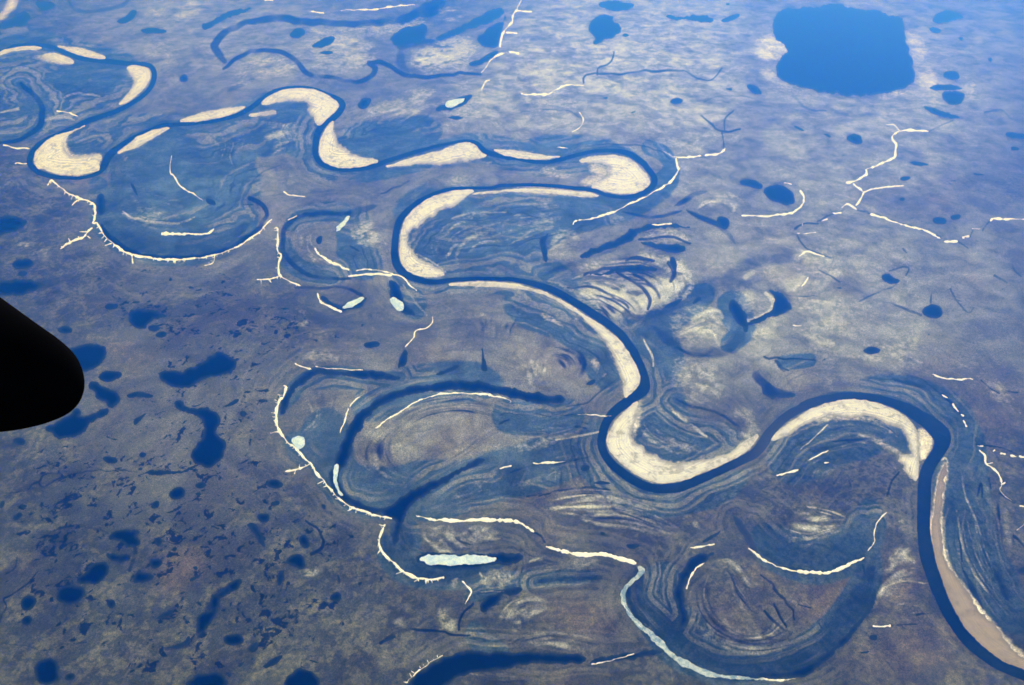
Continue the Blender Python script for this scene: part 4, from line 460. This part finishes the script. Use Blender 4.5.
# ---------------------------------------------------------------- relief
hgt = (1-blur(flood.astype(np.float32), 6))*22+(n3-.5)*26+(n1-.5)*10+(n2-.5)*2.5
hgt += pale*1.5-dark*1.5-meadow*2+rib_att*1.2
ox = smooth(0, 60, np.minimum(GX-cx[0], cx[-1]-GX))*smooth(0, 40, np.minimum(GY-cy[0], cy[-1]-GY)); hgt = 8+(hgt-8)*ox
def settle(poly, level, rim=2, fade=6):
    w, m = inside(poly, D*(rim+fade*3))
    if w is None: return
    m = m.astype(np.float32); core = blur(m, rim) > .02; far = smooth(0, .6, blur(np.maximum(core, m), fade))
    z = hgt[w]; z = z*(1-far)+(level)*far; z[core] = level; hgt[w] = z
def grid_at(A, p):
    u = np.clip((p[..., 0]-cx[0])/D, 0, NX-1.001); v = np.clip((p[..., 1]-cy[0])/D, 0, NY-1.001)
    i = u.astype(int); j = v.astype(int); fu = u-i; fv = v-j
    return (A[j, i]*(1-fu)+A[j, i+1]*fu)*(1-fv)+(A[j+1, i]*(1-fu)+A[j+1, i+1]*fu)*fv

# valley of the big river: water and sand lie in it
riv = catmull(sheet(RIVER), step=1.6); n = len(riv)
riv[:, 2] *= 1+wob(n, .06, 12, False)
tg = np.gradient(riv[:, :2], axis=0); tg /= np.hypot(*tg.T)[:, None]; nr = np.stack([-tg[:, 1], tg[:, 0]], 1)
nl = wob(n, .3, 5, False)+wob(n, .2, 2, False); hw = riv[:, 2]*.5
rl = riv[:, :2]+nr*(hw+nl*.5)[:, None]; rr = riv[:, :2]-nr*(hw-nl*.5)[:, None]
vall = layer(); brush(vall, riv, riv[:, 2]*1.3+4, 1., .2)
bars = []
for s in SANDBARS:
    q = ragged(sheet(s), .3, 1); d_ = grid_at(dist, q); t_ = np.roll(q, -1, 0)-np.roll(q, 1, 0); t_ /= np.hypot(*t_.T)[:, None]+1e-9; far_ = smooth(9, 16, d_); sg_ = np.sign(np.sum(q[:, 0]*np.roll(q[:, 1], -1)-q[:, 1]*np.roll(q[:, 0], -1))); q = q+np.stack([t_[:, 1], -t_[:, 0]], 1)*sg_*.45; q = q+np.stack([t_[:, 1], -t_[:, 0]], 1)*((wob(len(q), .9, 9)+wob(len(q), .8, 3.5)+wob(len(q), .5, 1.5))*far_)[:, None]; bars.append(q); w, m = inside(q, 6)
    if w is not None: np.maximum(vall[w], blur(m.astype(np.float32), 2)*1.6, out=vall[w])
    if w is not None: np.maximum(sand[w], .62*blur(m.astype(np.float32), 3), out=sand[w])
vall = np.clip(vall, 0, 1); core = vall > .3; RLEV = -6.0
far = smooth(0, .5, blur(core.astype(np.float32), 9)); hgt = hgt*(1-far)+RLEV*far; hgt[core] = RLEV-1.2

lake_polys = []
for name, label, s in LAKES:
    g = ragged(sheet(s), .8); lev = float(np.median(grid_at(hgt, g)))-1.5; lake_polys.append((g, lev))
    settle(g, lev-.8)
    w, m = inside(g, 9)                                    # damp boggy margin round each lake
    if w is not None: np.maximum(meadow[w], .8*smooth(.04, .9, blur(m.astype(np.float32), 3)+(n2[w]-.5)*.5), out=meadow[w])

# ---------------------------------------------------------------- materials
def mat(name):
    m = bpy.data.materials.new(name); m.use_nodes = True; nt = m.node_tree; nt.nodes.clear()
    out = nt.nodes.new('ShaderNodeOutputMaterial'); b = nt.nodes.new('ShaderNodeBsdfPrincipled'); nt.links.new(b.outputs[0], out.inputs[0])
    return m, nt, b
class N:
    def __init__(s, nt):
        s.nt = nt; g = nt.nodes.new('ShaderNodeNewGeometry'); v = nt.nodes.new('ShaderNodeVectorMath'); v.operation = 'SCALE'; v.inputs['Scale'].default_value = .001
        nt.links.new(g.outputs['Position'], v.inputs[0]); s.km = v.outputs[0]
    def noise(s, scale, det=3, rough=.55, dist=0, w=0):
        n = s.nt.nodes.new('ShaderNodeTexNoise'); n.noise_dimensions = '4D'; n.inputs['W'].default_value = w
        n.inputs['Scale'].default_value = scale; n.inputs['Detail'].default_value = det; n.inputs['Roughness'].default_value = rough; n.inputs['Distortion'].default_value = dist
        s.nt.links.new(s.km, n.inputs['Vector']); return n.outputs[0]
    def attr(s, name):
        a = s.nt.nodes.new('ShaderNodeAttribute'); a.attribute_name = name; return a.outputs['Fac']
    def put(s, sock, v):
        if isinstance(v, bpy.types.NodeSocket): s.nt.links.new(v, sock)
        else: sock.default_value = v
    def m(s, op, a, b=0., clamp=False):
        n = s.nt.nodes.new('ShaderNodeMath'); n.operation = op; n.use_clamp = clamp; s.put(n.inputs[0], a); s.put(n.inputs[1], b); return n.outputs[0]
    def rng(s, v, a, b, c=0., d=1.):
        n = s.nt.nodes.new('ShaderNodeMapRange'); n.interpolation_type = 'SMOOTHSTEP'
        s.put(n.inputs[0], v)
        for k, q in enumerate((a, b, c, d)): s.put(n.inputs[k+1], q)
        return n.outputs[0]
    def mix(s, f, a, b, mode='MIX'):
        n = s.nt.nodes.new('ShaderNodeMix'); n.data_type = 'RGBA'; n.blend_type = mode; n.clamp_factor = True
        s.put(n.inputs[0], f)
        for sock, v in ((n.inputs[6], a), (n.inputs[7], b)): s.put(sock, v if isinstance(v, bpy.types.NodeSocket) else (*v, 1))
        return n.outputs[2]
def ground_mat():
    m, nt, b = mat('tundra and floodplain'); k = N(nt)
    big = k.noise(.45, 4, .55, .4, 1); mid = k.noise(2.2, 8, .62, .6, 2); fine = k.noise(11, 4, .6, .3, 3); grit = k.noise(38, 3, .65, 0, 4)
    c = k.mix(k.rng(mid, .42, .58), TUNDRA_A, TUNDRA_B)
    c = k.mix(k.m('MULTIPLY', k.rng(k.m('ADD', fine, k.m('MULTIPLY', k.m('SUBTRACT', grit, .5), .5)), .47, .57), .75), c, TUNDRA_C)
    pk = k.m('ADD', k.attr('pink'), k.m('MULTIPLY', k.rng(big, .52, .68), .3)); pk = k.m('MULTIPLY', pk, k.rng(mid, .3, .6, .6, 1.2))
    c = k.mix(k.m('MULTIPLY', pk, .75), c, PINKC)
    wet = k.rng(k.m('ADD', k.m('ADD', mid, k.m('MULTIPLY', k.attr('speck'), .12)), k.m('MULTIPLY', k.m('SUBTRACT', big, .5), .5)), .5, .66)
    c = k.mix(k.m('MULTIPLY', wet, .55), c, (.03, .04, .036))
    c = k.mix(k.m('MULTIPLY', k.attr('brighter'), k.rng(k.m('ADD', mid, k.m('MULTIPLY', k.m('SUBTRACT', fine, .5), .4)), .3, .66, .15, 1.)), c, BRIGHTC)  # view's brighter middle painted over the plain as a paler colour
    fl = k.mix(k.rng(mid, .42, .58), FLOOD_A, FLOOD_B); fl = k.mix(k.m('MULTIPLY', k.rng(k.m('ADD', fine, k.m('MULTIPLY', k.m('SUBTRACT', grit, .5), .5)), .46, .6), .75), fl, FLOOD_C)
    c = k.mix(k.m('MULTIPLY', k.attr('flood'), .92), c, fl)
    c = k.mix(k.m('MULTIPLY', k.m('MULTIPLY', k.attr('brighter'), k.attr('flood')), k.rng(k.m('ADD', mid, k.m('SUBTRACT', fine, .5)), .3, .7, .2, .8)), c, FLOOD_BRIGHT)  # same brightness and the blue of the haze painted into the floodplain
    c = k.mix(k.m('MULTIPLY', k.attr('meadow'), .9), c, MEADOW)
    pl = k.m('ADD', k.m('ADD', k.attr('pale'), k.m('MULTIPLY', k.m('SUBTRACT', fine, .5), 1.1)), k.m('MULTIPLY', k.m('SUBTRACT', k.noise(5, 4, .6, 1., 5), .5), 1.3))
    pl = k.m('MULTIPLY', k.m('MULTIPLY', k.rng(pl, .1, .85), k.rng(k.attr('pale'), .02, .25)), k.m('ADD', k.m('MULTIPLY', k.attr('pale'), .6), .4))
    c = k.mix(k.m('MULTIPLY', pl, .9), c, PALEC)
    sd = k.rng(k.m('ADD', k.attr('sand'), k.m('MULTIPLY', k.m('SUBTRACT', fine, .5), .9)), .12, .7)
    sd = k.m('MULTIPLY', sd, k.rng(k.attr('sand'), .0, .15))
    c = k.mix(sd, c, SANDC)
    rb = k.attr('rib'); rk = k.m('MULTIPLY', k.m('ADD', k.m('MULTIPLY', k.attr('flood'), .5), .3), k.m('SUBTRACT', 1., k.m('MULTIPLY', k.attr('meadow'), .8)))
    up_ = k.m('MULTIPLY', k.m('MULTIPLY', k.rng(rb, .05, .9), k.rng(fine, .35, .6, .3, 1.)), rk)
    c = k.mix(k.m('MULTIPLY', up_, .85), c, RIDGEC)
    dn_ = k.m('MULTIPLY', k.m('MULTIPLY', k.rng(k.m('MULTIPLY', rb, -1.), .05, .9), k.rng(mid, .35, .6, .25, 1.)), rk)
    c = k.mix(k.m('MULTIPLY', dn_, .9), c, SWALEC)
    # countless puddles and frost cracks too small to stand alone
    s1 = k.noise(5.5, 5, .62, 1.2, 6); s2 = k.noise(1.7, 6, .6, 1.2, 7); pud = k.m('ADD', k.m('MULTIPLY', s1, .6), k.m('MULTIPLY', s2, .4))
    thr = k.m('SUBTRACT', .655, k.m('MULTIPLY', k.attr('speck'), .115))
    pd = k.rng(k.m('SUBTRACT', pud, thr), 0., .03); pd = k.m('MULTIPLY', pd, k.m('SUBTRACT', 1., k.attr('flood')))
    dk = k.rng(k.m('ADD', k.attr('dark'), k.m('MULTIPLY', k.m('SUBTRACT', fine, .5), .35)), .05, .75)
    dk = k.m('MULTIPLY', dk, k.rng(k.attr('dark'), 0., .12))
    wat = k.m('MAXIMUM', k.m('MULTIPLY', pd, .9), k.m('MULTIPLY', dk, .9))
    c = k.mix(wat, c, WATERC)
    lrg = k.rng(k.noise(1.1, 7, .62, .8, 15), .32, .68, .62, 1.38)
    g = k.m('ADD', k.m('MULTIPLY', k.rng(grit, .35, .65), .7), .65); g = k.m('MULTIPLY', g, k.rng(k.noise(80, 2, .5, 0, 9), .35, .65, .78, 1.22))
    g = k.m('MULTIPLY', g, lrg); n = nt.nodes.new('ShaderNodeVectorMath'); n.operation = 'SCALE'; nt.links.new(c, n.inputs[0]); nt.links.new(g, n.inputs['Scale'])
    nt.links.new(n.outputs[0], b.inputs['Base Color'])
    b.inputs['Roughness'].default_value = 1.; b.inputs['Specular IOR Level'].default_value = .03
    return m
def water_mat(name, deep, shallow, rough):
    m, nt, b = mat(name); k = N(nt); a = k.noise(1.1, 4, .55, .5, 11); f = k.noise(9, 3, .6, 0, 12)
    c = k.mix(k.rng(k.m('ADD', a, k.m('MULTIPLY', k.m('SUBTRACT', f, .5), .4)), .35, .7), deep, shallow)
    if name == 'dark lake water': c = k.mix(k.rng(k.m('ADD', k.attr('edge'), k.m('MULTIPLY', k.m('SUBTRACT', k.noise(6, 3, .6, 0, 14), .5), 4.)), 0., 4., .7, 0.), c, (.022, .036, .045))
    nt.links.new(c, b.inputs['Base Color']); b.inputs['Roughness'].default_value = rough; b.inputs['IOR'].default_value = 1.33; b.inputs['Specular IOR Level'].default_value = .04
    return m
def sand_mat(name, SAND_A, SAND_B, SAND_C, SAND_D):
    m, nt, b = mat(name); k = N(nt); a = k.noise(2.2, 5, .6, 1., 21); f = k.noise(9, 4, .65, .5, 22); g = k.noise(34, 3, .6, 0, 23)
    run = k.attr('run'); edge = k.attr('edge')
    n = nt.nodes.new('ShaderNodeTexNoise'); n.noise_dimensions = '1D'; n.inputs['Scale'].default_value = .8; n.inputs['Detail'].default_value = 3.5; n.inputs['Roughness'].default_value = .65
    k.put(n.inputs['W'], k.m('ADD', run, k.m('MULTIPLY', a, 5.))); band = n.outputs[0]
    c = k.mix(k.rng(k.m('ADD', k.m('MULTIPLY', a, .5), k.m('MULTIPLY', band, .5)), .4, .6), SAND_A, SAND_B)
    c = k.mix(k.m('MULTIPLY', k.rng(k.m('ADD', band, k.m('MULTIPLY', k.m('SUBTRACT', f, .5), .9)), .48, .64), .75), c, SAND_D)
    c = k.mix(k.m('MULTIPLY', k.rng(k.m('ADD', f, k.m('MULTIPLY', k.m('SUBTRACT', a, .5), .8)), .53, .66), .6), c, SAND_C)
    wet = k.rng(k.m('ADD', edge, k.m('MULTIPLY', k.m('SUBTRACT', f, .5), 6.)), .1, 4.5, .85, 0.)
    c = k.mix(k.m('MULTIPLY', wet, k.rng(run, 6., 16., .35, 1.)), c, SAND_C)
    c = k.mix(k.m('MULTIPLY', k.rng(g, .5, .7), .3), c, SAND_D)
    nt.links.new(c, b.inputs['Base Color']); b.inputs['Roughness'].default_value = 1.; b.inputs['Specular IOR Level'].default_value = .05
    return m
def snow_mat(name, a_, b_):
    m, nt, b = mat(name); k = N(nt); f = k.m('ADD', k.noise(14, 4, .65, .6, 31), k.m('MULTIPLY', k.m('SUBTRACT', k.noise(4, 3, .6, 1.5, 32), .5), .8))
    nt.links.new(k.mix(k.rng(f, .35, .68), a_, b_), b.inputs['Base Color']); b.inputs['Roughness'].default_value = .8; b.inputs['Specular IOR Level'].default_value = .2
    return m
# ---- palette (surface colours; brightened plain and floodplain tones hold painted light)
TUNDRA_A = (.102, .106, .070); TUNDRA_B = (.058, .062, .042); TUNDRA_C = (.030, .036, .029); PINKC = (.20, .142, .095); BRIGHTC = (.46, .48, .45)
FLOOD_A = (.032, .060, .086); FLOOD_B = (.062, .090, .108); FLOOD_C = (.013, .031, .052); FLOOD_BRIGHT = (.07, .155, .30); MEADOW = (.004, .014, .032); PALEC = (.57, .59, .57); SANDC = (.70, .66, .63); WATERC = (.002, .006, .018)
RIVERW = ((.003, .008, .016), (.010, .020, .030), .08); LAKEW = ((.001, .004, .016), (.0015, .006, .02), .08)
SAND_A = (.80, .80, .85); SAND_B = (.64, .63, .64); SAND_C = (.28, .265, .25); SAND_D = (.48, .45, .43)
HAZE_COL = (.005, .165, 1.0); HAZE_ABS = (1, 1, 1); HAZE_DEN = 5.0e-5; HAZE_G = .72
SUN_EL = 42; SUN_AZ = 24; SUN_S = 4.8; SKY_S = .07; EXPO = .2
DAMP = ((.35, .295, .225), (.24, .20, .155), (.2, .17, .14), (.3, .24, .19))

RIDGEC = (.24, .24, .20); SWALEC = (.012, .024, .03)
M_G = ground_mat(); M_R = water_mat('silty river water', *RIVERW); M_L = water_mat('dark lake water', *LAKEW); M_S = sand_mat('river sand', SAND_A, SAND_B, SAND_C, SAND_D); M_SD = sand_mat('damp brown sand', *DAMP)
M_SN = snow_mat('old drift snow', (.93, .94, 1.), (.76, .78, .82)); M_I = snow_mat('lake ice', (.42, .58, .85), (.66, .78, .95)); M_RI = snow_mat('grey river ice', (.16, .26, .42), (.46, .54, .64))

# ---------------------------------------------------------------- mesh building
def link(name, verts, faces, m, smooth_=False):
    me = bpy.data.meshes.new(name); me.from_pydata([tuple(map(float, v)) for v in verts], [], faces); me.update()
    if smooth_: me.polygons.foreach_set('use_smooth', [True]*len(me.polygons))
    me.materials.append(m); o = bpy.data.objects.new(name, me); col.objects.link(o); return o
from mathutils.geometry import delaunay_2d_cdt
from mathutils import Vector
def plate(name, poly, ztop, zbot, m, cell=2.2):
    "a solid slab with the given outline (in survey bearings); 'edge' = nearness to the rim, 'run' = distance from the channel"
    if np.sum(poly[:, 0]*np.roll(poly[:, 1], -1)-poly[:, 1]*np.roll(poly[:, 0], -1)) < 0: poly = poly[::-1]
    n = len(poly); x0, y0 = poly.min(0); x1, y1 = poly.max(0); ax, ay = np.meshgrid(np.arange(x0, x1, cell), np.arange(y0, y1, cell)); q = np.stack([ax.ravel(), ay.ravel()], 1)
    if len(q): q = q+rng.uniform(-.3, .3, q.shape)*cell
    ins = np.zeros(len(q), bool); dm = np.full(len(q), 1e9); pr = np.roll(poly, -1, 0)
    for (px, py), (qx, qy) in zip(poly, pr):
        c = ((py > q[:, 1]) != (qy > q[:, 1]))
        if py != qy: ins ^= c & (q[:, 0] < (qx-px)*(q[:, 1]-py)/(qy-py)+px)
        d = np.array((qx-px, qy-py)); t = np.clip(((q[:, 0]-px)*d[0]+(q[:, 1]-py)*d[1])/max(d@d, 1e-9), 0, 1); dm = np.minimum(dm, np.hypot(q[:, 0]-px-t*d[0], q[:, 1]-py-t*d[1]))
    k_ = ins & (dm > cell*.45); q = q[k_]; dm = dm[k_]
    r = delaunay_2d_cdt([Vector(p) for p in np.vstack([poly, q]).tolist()], [(i, (i+1) % n) for i in range(n)], [], 1, 1e-6)
    pv = np.array([tuple(v_) for v_ in r[0]]); og = r[3]; N0 = len(pv)
    ed = np.array([dm[o_[0]-n] if len(o_) and o_[0] >= n else 0. for o_ in og])
    g = ground(pv); o = g.mean(0); zt = ztop if not callable(ztop) else None
    z = np.full(N0, ztop) if zt is not None else ztop(pv)
    V = np.concatenate([np.column_stack([g-o, z]), np.column_stack([g-o, np.full(N0, zbot)])]); F = [tuple(f[::-1]) for f in r[2]]
    cnt = {}
    for f in r[2]:
        for i in range(len(f)): cnt[(f[i], f[(i+1) % len(f)])] = 1
    for (i, j) in list(cnt):
        if (j, i) not in cnt: F.append((i, j, j+N0, i+N0))
    ob = link(name, V, F, m); ob.location = (float(o[0]), float(o[1]), 0)
    for nm, va in (('edge', ed), ('run', grid_at(dist, pv))):
        a_ = ob.data.attributes.new(nm, 'FLOAT', 'POINT'); a_.data.foreach_set('value', np.concatenate([va, va]).astype(np.float32))
    return ob
def tag(o, label=None, cat=None, group=None, kind=None):
    for k_, v in (('label', label), ('category', cat), ('group', group), ('kind', kind)):
        if v: o[k_] = v
    return o

# terrain: one sheet, the surveyed plain fine, running out coarse to the horizon
me = bpy.data.meshes.new('terrain'); nv = NX*NY; EXT = 300000.
fr = [(-EXT, EXT), (EXT, EXT), (EXT, -EXT), (-EXT, -EXT)]
co = np.empty((nv+4, 3), np.float32); co[:nv, 0] = WX.ravel(); co[:nv, 1] = WY.ravel(); co[:nv, 2] = hgt.ravel()
for k, (x, y) in enumerate(fr): co[nv+k] = (x, y, 8)
me.vertices.add(nv+4); me.vertices.foreach_set('co', co.ravel())
idx = np.arange(nv, dtype=np.int32).reshape(NY, NX)
quad = np.stack([idx[1:, :-1], idx[1:, 1:], idx[:-1, 1:], idx[:-1, :-1]], -1).reshape(-1, 4)
tri = []
for side, ca, cb in ((idx[0, :], 0, 1), (idx[:, -1], 1, 2), (idx[-1, ::-1], 2, 3), (idx[::-1, 0], 3, 0)):
    tri += [(int(side[k]), int(side[k+1]), nv+ca) for k in range(len(side)-1)]; tri.append((int(side[-1]), nv+cb, nv+ca))
tri = np.array(tri, np.int32)
loops = np.concatenate([quad.ravel(), tri.ravel()]); starts = np.concatenate([np.arange(0, quad.size, 4), quad.size+np.arange(0, tri.size, 3)]).astype(np.int32)
me.loops.add(len(loops)); me.loops.foreach_set('vertex_index', loops); me.polygons.add(len(starts)); me.polygons.foreach_set('loop_start', starts)
me.update(calc_edges=True); me.polygons.foreach_set('use_smooth', np.ones(len(starts), bool))
for nm, L, o_ in (('flood', flood, 0.), ('pale', pale, 0.), ('pink', pink, 0.), ('sand', sand, 0.), ('dark', dark, 0.), ('meadow', meadow, 0.), ('speck', speck, .3), ('brighter', brighter, .1), ('rib', rib_att, 0.)):
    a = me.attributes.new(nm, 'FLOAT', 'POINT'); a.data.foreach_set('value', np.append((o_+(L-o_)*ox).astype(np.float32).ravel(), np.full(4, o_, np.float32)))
me.materials.append(M_G); ter = bpy.data.objects.new('terrain', me); col.objects.link(ter)
tag(ter, 'brown tundra plain and grassy floodplain ribbed with scroll bars', 'ground', None, 'structure')

# the big river
v = [(x, y, RLEV) for (x, y) in ground(rl)]+[(x, y, RLEV) for (x, y) in ground(rr)]; n = len(rl)
tag(link('river', v, [(i, i+1, i+1+n, i+n) for i in range(n-1)], M_R), 'dark blue main river winding in wide loops past pale sandbars', 'river', None, 'structure')
for i, g in enumerate(bars): tag(plate('sandbar', g, RLEV+1.6, RLEV-3, M_SD if i == len(bars)-1 else M_S), None, None, 'sandbars of the big river', 'structure')
for (name, label, s), (g, lev) in zip(LAKES, lake_polys):
    tag(plate(name, g, lev, lev-4, M_L), label or None, 'lake' if label else None, 'lakes and ponds of the plain', 'structure')

# ice sheets float on their water, draped on the level below
for i, (label, s) in enumerate(ICE):
    g = ragged(sheet(s), .6); z = grid_at(hgt, g)
    tag(plate('ice_sheet', g, (lambda p: grid_at(hgt, p)+3.) if i == 7 else float(np.median(z))+2.6, float(z.min())-2, M_I if i != 7 else M_RI, 1.8), label, 'ice', 'ice left on the oxbow waters')

# snowdrifts along the bluffs: low rounded ridges
def drift(label, side, s):
    V, F = [], []
    def ridge(p):
        n = len(p)
        if n < 2: return
        p = p.copy(); p[:, :2] += np.stack([wob(n, .2, 2.2, False), wob(n, .2, 2.2, False)], 1)+np.stack([wob(n, .4, 6, False), wob(n, .4, 6, False)], 1)
        w = p[:, 2]*.98*np.clip(1+wob(n, .34, 2., False), .3, 1.7)
        t = np.gradient(p[:, :2], axis=0); t /= np.hypot(*t.T)[:, None]+1e-9; q = np.stack([-t[:, 1], t[:, 0]], 1)
        gap = np.clip(.5+wob(n, .55, 7, False), 0, 1); w = w*(.35+.65*smooth(.0, .22, gap)); w[0] *= .5; w[-1] *= .5; b0 = len(V)
        for a in range(n):
            for k_, (f_, dz) in enumerate(((-.5, -1.), (-.3, 2.2), (0, 3.4), (.3, 2.2), (.5, -1.))):
                pp = p[a, :2]+q[a]*w[a]*f_; x, y = ground(pp); V.append((x, y, float(grid_at(hgt, pp))+dz))
        for a in range(n-1):
            for k_ in range(4): i = b0+a*5+k_; F.append((i, i+1, i+6, i+5))
    for part in s.split('|'):
        sh = sheet(part); p = catmull(sh, step=1.1); ridge(p)
        if side and len(p) > 14:
            t = np.gradient(p[:, :2], axis=0); t /= np.hypot(*t.T)[:, None]+1e-9; i = random.randint(3, 6)
            while i < len(p)-3:
                q = np.array((-t[i, 1], t[i, 0]))*SIDE.get(label, 1)*side; L = random.uniform(1.4, 3.4)*(1.5 if random.random() < .2 else 1)
                e = p[i, :2]+q*L+t[i]*random.uniform(-.5, .5)*L; k_ = max(3, int(L/.8))
                ridge(np.stack([np.linspace(p[i, 0], e[0], k_), np.linspace(p[i, 1], e[1], k_), np.linspace(1.3, .7, k_)], 1)); i += random.randint(3, 9)
    V = np.array(V); o = V[:, :2].mean(0); V[:, :2] -= o
    ob = link('snowdrift', V, F, M_SN, True); ob.location = (float(o[0]), float(o[1]), 0)
    return tag(ob, label, 'snowdrift', 'snowdrifts along banks and bluffs')
SIDE = {}
PIECES = {
 'broken snow trim at the northern tip of the western bluff': 'thin piece of the broken snow trim at the northern tip of the western bluff',
 'snow edge on the outer side of the grey ice ribbon': 'short snow edge on the outer side of the grey ice ribbon',
 'dashed snow line along the bluff above the big eastern bend': 'snow dash on the bluff above the big eastern bend of the river',
 'broken snow chain running to the eastern edge': 'snow dash of the broken chain running to the eastern edge',
 'dotted snow line inside the big eastern bend': 'snow fleck of the dotted line inside the big eastern bend',
 'short snow steps where the branching creek fades out': 'short snow step where the branching creek fades out',
 'long gently bent snow line east of the branching creek': 'piece of the long gently bent snow line east of the branching creek',
 'snow chips beside the faint gully west of the bent line': 'snow chip beside the faint gully west of the bent snow line',
 'curved snow rim around the half ringed lake': 'piece of the curved snow rim around the half ringed lake',
 'notched snowdrift on the bluff at the upper centre, with side gullies': 'jagged snow piece of the notched bluff at the upper centre',
 'wavy snow strip east of the white sand hairpin': 'wavy snow strip just east of the white sand hairpin',
 'long snow line at the top of the upper meander belt': 'piece of the long snow line at the top of the upper meander belt',
 'snow chip row on the grassy plain below the longest oxbow': 'snow strip of the row on the grassy plain below the longest oxbow',
}
for label, side, s in SNOW:
    # dashes that do not touch lie as drifts of their own
    parts = s.split('|'); P_ = [catmull(sheet(q))[:, :2] for q in parts]; c_ = list(range(len(parts)))
    for a in range(len(parts)):
        for b in range(a):
            if np.hypot(*(P_[a][:, None]-P_[b][None]).transpose(2, 0, 1)).min() < 3: c_ = [c_[b] if x == c_[a] else x for x in c_]
    sets = sorted(set(c_))
    for q in sets:
        o = drift(label, side, '|'.join(p_ for p_, x in zip(parts, c_) if x == q))
        if len(sets) > 1: o['label'] = PIECES.get(label, label); o['group'] = label

# ---------------------------------------------------------------- the aircraft's wing, just outside the cabin window
fwd = np.array((0, cp, -sp)); up = np.array((0, sp, cp)); rt = np.array((1., 0, 0)); DEP = 7.0; u = DEP/FPX
top = np.array([(84.2, 383), (83.6, 376), (81.5, 368), (78, 360), (72, 351.5), (65, 344.5), (56, 337), (46, 330), (34, 321.5), (18, 310), (0, 297), (-40, 268), (-120, 210), (-300, 85)])
bot = np.array([(84.2, 385), (83.4, 392), (81, 399), (77, 405.5), (71, 411.5), (64, 416), (55, 420), (45, 423.5), (34, 426.5), (18, 429.8), (0, 432), (-40, 436), (-120, 441), (-300, 446)])
top = catmull(top, step=4); bot = resample(catmull(bot, step=4), len(top)); top = resample(top, len(top))
V, F = [], []; NS = 28
for (tx, ty), (bx, by) in zip(top, bot):
    c = np.array(((tx+bx)/2, (ty+by)/2)); hv = np.array(((tx-bx)/2, (ty-by)/2)); hh = np.hypot(*hv); th = hh*.30*(1-.12*hh/80)
    for k_ in range(NS):
        a = 2*math.pi*k_/NS; s_ = c+hv*math.cos(a); dz = th*math.sin(a)
        V.append(fwd*(DEP+dz*u)+rt*(s_[0]-512)*u+up*(342.5-s_[1])*u)
for i in range(len(top)-1):
    for k_ in range(NS): F.append((i*NS+k_, i*NS+(k_+1) % NS, (i+1)*NS+(k_+1) % NS, (i+1)*NS+k_))
F.append(list(range(NS))); F.append(list(range((len(top)-1)*NS, len(top)*NS)))
V = np.array(V); cen = V.mean(0); mW, ntW, bW = mat('matt black paint'); kW = N(ntW)
ntW.links.new(kW.mix(kW.rng(kW.noise(900, 3, .6, 0, 41), .4, .7), (.0025, .0025, .003), (.004, .004, .005)), bW.inputs['Base Color'])
bW.inputs['Roughness'].default_value = .9; bW.inputs['Specular IOR Level'].default_value = .0
ob = link('aircraft_wing', V-cen, F, mW, True); ob.location = Vector_ = tuple(map(float, cen+np.array((0, 0, H))))
tag(ob, 'matt black rounded aircraft wingtip high above the lake dotted western tundra', 'wing')

# ---------------------------------------------------------------- camera, air, light
cam = bpy.data.cameras.new('camera'); cam.sensor_width = 36; cam.angle = R(60.0); cam.clip_start = .1; cam.clip_end = 1500000
co_ = bpy.data.objects.new('camera', cam); col.objects.link(co_); co_.location = (0, 0, H); co_.rotation_euler = (R(90)-PITCH, 0, 0); scene.camera = co_

x0, x1, y0, y1, z0, z1 = -301000, 301000, -301000, 301000, -30, H+60
me = bpy.data.meshes.new('haze'); me.from_pydata([(x, y, z) for z in (z0, z1) for y in (y0, y1) for x in (x0, x1)], [], [(0, 2, 3, 1), (4, 5, 7, 6), (0, 1, 5, 4), (2, 6, 7, 3), (0, 4, 6, 2), (1, 3, 7, 5)]); me.update()
mh = bpy.data.materials.new('blue air'); mh.use_nodes = True; nt = mh.node_tree; nt.nodes.clear(); out = nt.nodes.new('ShaderNodeOutputMaterial'); pv = nt.nodes.new('ShaderNodeVolumePrincipled')
pv.inputs['Color'].default_value = (*HAZE_COL, 1); pv.inputs['Density'].default_value = HAZE_DEN; pv.inputs['Anisotropy'].default_value = HAZE_G; pv.inputs['Absorption Color'].default_value = (*HAZE_ABS, 1)
nt.links.new(pv.outputs[0], out.inputs['Volume']); me.materials.append(mh); haze = bpy.data.objects.new('haze', me); col.objects.link(haze); tag(haze, 'blue air between the aircraft and the plain', 'haze', None, 'stuff')

w = bpy.data.worlds.new('World'); scene.world = w; w.use_nodes = True; nt = w.node_tree; bg = nt.nodes['Background']; sky = nt.nodes.new('ShaderNodeTexSky'); sky.sky_type = 'NISHITA'
sky.sun_disc = False; sky.sun_elevation = R(SUN_EL); sky.sun_rotation = R(SUN_AZ); nt.links.new(sky.outputs[0], bg.inputs[0]); bg.inputs[1].default_value = SKY_S
sl = bpy.data.lights.new('sun', 'SUN'); sl.energy = SUN_S; sl.angle = R(.5); sl.color = (1, .985, .955); so = bpy.data.objects.new('sun', sl); col.objects.link(so)
so.rotation_euler = (R(90-SUN_EL), 0, R(180-SUN_AZ)); so.location = (0, 0, 12000)
scene.render.engine = 'CYCLES'; scene.cycles.use_denoising = True; scene.cycles.max_bounces = 6; scene.cycles.volume_bounces = 2; scene.cycles.filter_width = 1.7
scene.view_settings.view_transform = 'Standard'; scene.view_settings.look = 'None'; scene.view_settings.gamma = 1; scene.view_settings.use_curve_mapping = False
scene.view_settings.exposure = EXPO
